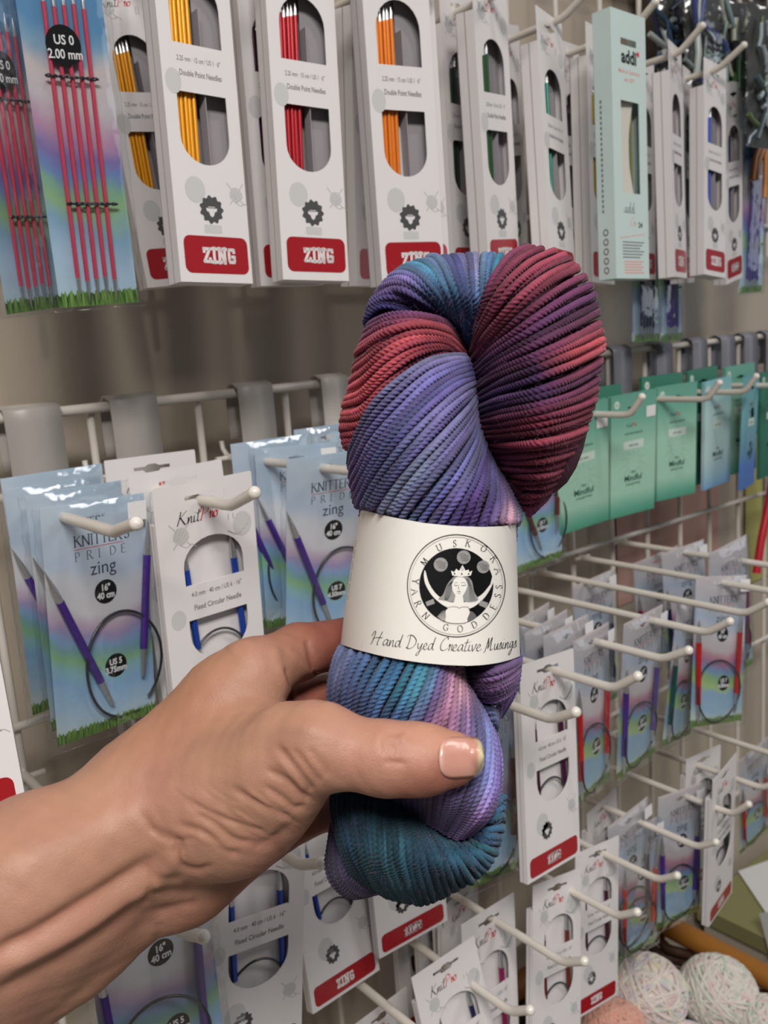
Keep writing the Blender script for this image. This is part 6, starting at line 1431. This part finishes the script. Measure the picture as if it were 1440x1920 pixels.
def yarn_mat2(name, cols):
    m = bpy.data.materials.new(name); m.use_nodes = True; nt = m.node_tree; b = nt.nodes['Principled BSDF']; at_ = nt.nodes.new('ShaderNodeAttribute'); at_.attribute_name = 'dye'
    nt.links.new(at_.outputs['Color'], b.inputs['Base Color']); b.inputs['Roughness'].default_value = .85; b.inputs['Sheen Weight'].default_value = .3
    n2 = nt.nodes.new('ShaderNodeTexNoise'); n2.inputs['Scale'].default_value = 1500; bp = nt.nodes.new('ShaderNodeBump'); bp.inputs['Strength'].default_value = .4; bp.inputs['Distance'].default_value = .0006
    nt.links.new(n2.outputs['Fac'], bp.inputs['Height']); nt.links.new(bp.outputs[0], b.inputs['Normal']); return m
PASTEL = yarn_mat2('pastel_wool', None)
def ball(c, r, cols, label, axis=(0.2, -.5, .8), windings=64):
    """a ball wound in many tilted great circles"""
    S = Strands(); c = np.array(c)
    for k in range(windings):
        n_ = np.array(axis)+RNG.normal(0, .55, 3) if k % 3 else RNG.normal(0, 1, 3); n_ /= np.linalg.norm(n_)
        a = np.cross(n_, [.3, .2, 1]); a /= np.linalg.norm(a); b = np.cross(n_, a); off = RNG.uniform(-.72, .72); t = np.linspace(0, 2*np.pi, 50); rr = r*(1+RNG.uniform(-.02, .03))
        q = rr*math.sqrt(1-off*off); P = c+n_*off*rr+np.outer(np.cos(t), a)*q+np.outer(np.sin(t), b)*q; P[:, 2] = c[2]+(P[:, 2]-c[2])*.88
        base = np.array([lin(cols[int(i)]) for i in (np.clip(np.round(np.sin(t*RNG.uniform(1, 3)+RNG.random()*6)*1.6+RNG.uniform(0, len(cols))), 0, 99).astype(int) % len(cols))])
        S.strand(P, base, .0021, .004, 6)
    o = S.build('yarn_ball', CAMROOT); o.parent = None; o.data.materials[0] = PASTEL; o.matrix_world = Matrix.Identity(4)
    me = o.data; v = np.empty(len(me.vertices)*3); me.vertices.foreach_get('co', v); v = v.reshape(-1, 3)-c; me.vertices.foreach_set('co', v.ravel()); me.update(); o.location = tuple(c)
    mb = MB(); vs = []
    for j in range(13):
        for i in range(20):
            ph, th = math.pi*j/12, 2*math.pi*i/20; vs.append((r*.975*math.sin(ph)*math.cos(th), r*.975*math.sin(ph)*math.sin(th), r*.86*math.cos(ph)))
    mb.add(vs, [(j*20+i, j*20+(i+1) % 20, (j+1)*20+(i+1) % 20, (j+1)*20+i) for j in range(12) for i in range(20)], 0, True)
    mb.build('inner_yarn', [mat('pastel_core_%02x%02x%02x' % tuple(cols[0]), cols[0], .9)], o)
    return tag(o, label, 'yarn', 'pastel yarn balls in the basket')
CAMROOT = bk
MIX = [(226, 214, 206), (226, 214, 206), (216, 190, 186), (206, 210, 196), (222, 214, 204), (206, 196, 206), (230, 220, 190)]
MIXG = [(222, 216, 206), (188, 204, 184), (222, 216, 206), (224, 196, 190), (222, 214, 206), (222, 216, 206), (206, 206, 198)]
ball(atd(1212, 1862, .97), .041, MIX, 'left pastel yarn ball with pink and cream strands, under the coral red needle packet')
b2 = ball(atd(1345, 1862, .985), .0405, MIXG, 'mint green and cream yarn ball at the centre of the basket, beside the wooden rim')
ball(atd(1440, 1925, .95), .031, MIXG, 'mint and cream yarn ball cut off at the bottom right corner')
ball(atd(1150, 1935, .92), .033, [(220, 160, 140), (226, 172, 150), (214, 150, 132)], 'salmon pink yarn ball at the bottom edge of the photo')
ball(atd(1290, 1990, .93), .038, MIX, 'pastel yarn ball in front of the mint green one, only its top visible')
# low table that carries the basket, and what stands beyond it
tb = empty('low_table', Matrix.Translation((.7, -.25, 0)), 'pale low table under the basket', 'table'); TM = mat('pale_olive_board', (150, 148, 126), .5)
def tob(name, mb, mats, par): o = mb.build(name, mats, par); o.matrix_parent_inverse = par.matrix_world.inverted(); return o
mb = MB(); mb.box(.2, 2.3, -.55, .05, .485, .515); tob('table_top', mb, [TM], tb)
for x, y in ((.24, -.51), (2.26, -.51), (.24, .01), (2.26, .01)):
    mb = MB(); mb.box(x-.02, x+.02, y-.02, y+.02, 0, .485); tob('leg', mb, [TM], tb)
def board(name, pts, t, m, label, cat, group=None):
    """flat sheet from four corners, given real thickness"""
    a, b, c, d = [Vector(p) for p in pts]; n_ = (b-a).cross(d-a).normalized()*t; vs = [a, b, c, d, a+n_, b+n_, c+n_, d+n_]; ct = sum(vs, Vector())/8
    mb = MB(); mb.add([v-ct for v in vs], [(3, 2, 1, 0), (4, 5, 6, 7), (0, 1, 5, 4), (1, 2, 6, 5), (2, 3, 7, 6), (3, 0, 4, 7)], 0)
    o = mb.build(name, [m]); o.location = ct; return tag(o, label, cat, group)
sb = empty('storage_box', Matrix.Translation((1.13, -.09, .516)), 'beige storage box with an olive lid standing behind the basket at the right edge', 'box')
mb = MB(); mb.box(1.025, 1.235, -.30, .035, .516, .672); tob('box_body', mb, [mat('beige_box', (178, 170, 154), .55)], sb)
mb = MB(); mb.box(1.018, 1.242, -.307, .042, .668, .69); tob('lid', mb, [mat('olive_lid', (132, 130, 88), .5)], sb)
board('folded_paper', [hz(1384, 1634, .692), hz(1436, 1712, .692), hz(1560, 1745, .70), hz(1480, 1600, .70)], .0008, mat('white_paper', (220, 220, 220), .5), 'white sheet of paper lying on the lidded box at the right edge', 'paper')
def atX(px, py, X):
    d = VI+RI*(px-720)/F-UI*(py-960)/F; return CAM+d*((X-CAM[0])/d[0])
board('leaflet', [atX(1424, 1712, 1.014), atX(1445, 1795, 1.014), atX(1500, 1800, 1.014), atX(1490, 1705, 1.014)], .0006, mat('white_paper', (220, 220, 220), .5), 'white leaflet against the side of the lidded box at the lower right edge', 'paper')

# ---------------------------------------------------------------- posters and boards on the wall behind the grid
board('wall_poster', [(.87, .0535, 1.16), (1.09, .0535, 1.16), (1.09, .0535, 1.335), (.87, .0535, 1.335)], .0012, mat('faded_pink_paper', (190, 150, 138), .55), 'faded pink poster on the wall behind the grid, below the green packets', 'poster')
board('pattern_sheet', [(1.16, .053, 1.12), (1.40, .053, 1.12), (1.40, .053, 1.34), (1.16, .053, 1.34)], .0012, mat('olive_yellow_print', (172, 168, 98), .5), 'yellow green printed sheet on the wall at the right edge', 'poster')
mb = MB(); mb.tube(crom([tuple(at(1452, 860, -.02)), tuple(at(1442, 940, -.02)), tuple(at(1428, 1010, -.02)), tuple(at(1418, 1075, -.02))], 6), .0052, 8)
tag(mb.build('ribbon', [mat('red_ribbon', (190, 24, 44), .45)]), 'red ribbon hanging at the right edge in front of the yellow green sheet', 'ribbon')
board('display_board', [(.90, .03, 1.69), (2.2, .03, 1.69), (2.2, .03, 2.35), (.90, .03, 2.35)], .02, mat('dark_brown_board', (62, 46, 38), .5, bump=.1, bscale=40), 'dark brown display board high on the wall at the upper right', 'board')
for i, (px, py, Y, w_, h_, cols, lab) in enumerate((
    (1262, -20, -.02, .05, .12, [(60, 84, 110), (170, 176, 176), (34, 40, 60)], 'clear pouch with blue grey contents at the top edge, leftmost of the pouches'),
    (1318, -10, -.05, .06, .13, [(120, 134, 130), (60, 70, 130), (190, 196, 190)], 'clear pouch with a dark blue streak hanging above the raised hook tip'),
    (1372, 0, -.045, .055, .13, [(70, 110, 64), (150, 176, 176), (190, 190, 170)], 'clear pouch with green leaves in it at the upper right'),
    (1434, 10, -.075, .065, .14, [(70, 88, 92), (170, 180, 184), (92, 110, 60)], 'clear pouch with glinting pale contents at the upper right corner'),
    (1445, 90, -.03, .06, .12, [(206, 128, 40), (150, 92, 40), (190, 180, 160)], 'clear pouch with orange contents at the right edge'))):
    p = at(px, py, Y); t = empty('pouch', Matrix.Translation(tuple(p)), lab, 'pouch', 'clear pouches on the upper right board')
    sl = sleeve(w_, h_, .012, 0); o = bpy.data.objects.new('clear_bag', sl); COL.objects.link(o); o.parent = t
    mb = MB()
    for k in range(26):
        a = (RNG.uniform(-.4, .4)*w_, -RNG.uniform(.003, .008), -RNG.uniform(.2, .93)*h_); d = RNG.normal(0, 1, 3)*.012; d[1] *= .1
        mb.tube([a, (a[0]+d[0], a[1]+d[1], a[2]+d[2]), (a[0]+d[0]*1.6, a[1], a[2]+d[2]*2.2)], RNG.uniform(.0012, .004), 7, k % 3)
    o = mb.build('contents', [mat('pouch_%02x%02x%02x' % c, c, .3, spec=.7) for c in cols], t)
    mb = MB(); mb.box(-w_/2, w_/2, .0005, .001, -h_, 0, 0); mb.build('backing_card', [mat('pouch_card', (64, 62, 58), .5)], t)
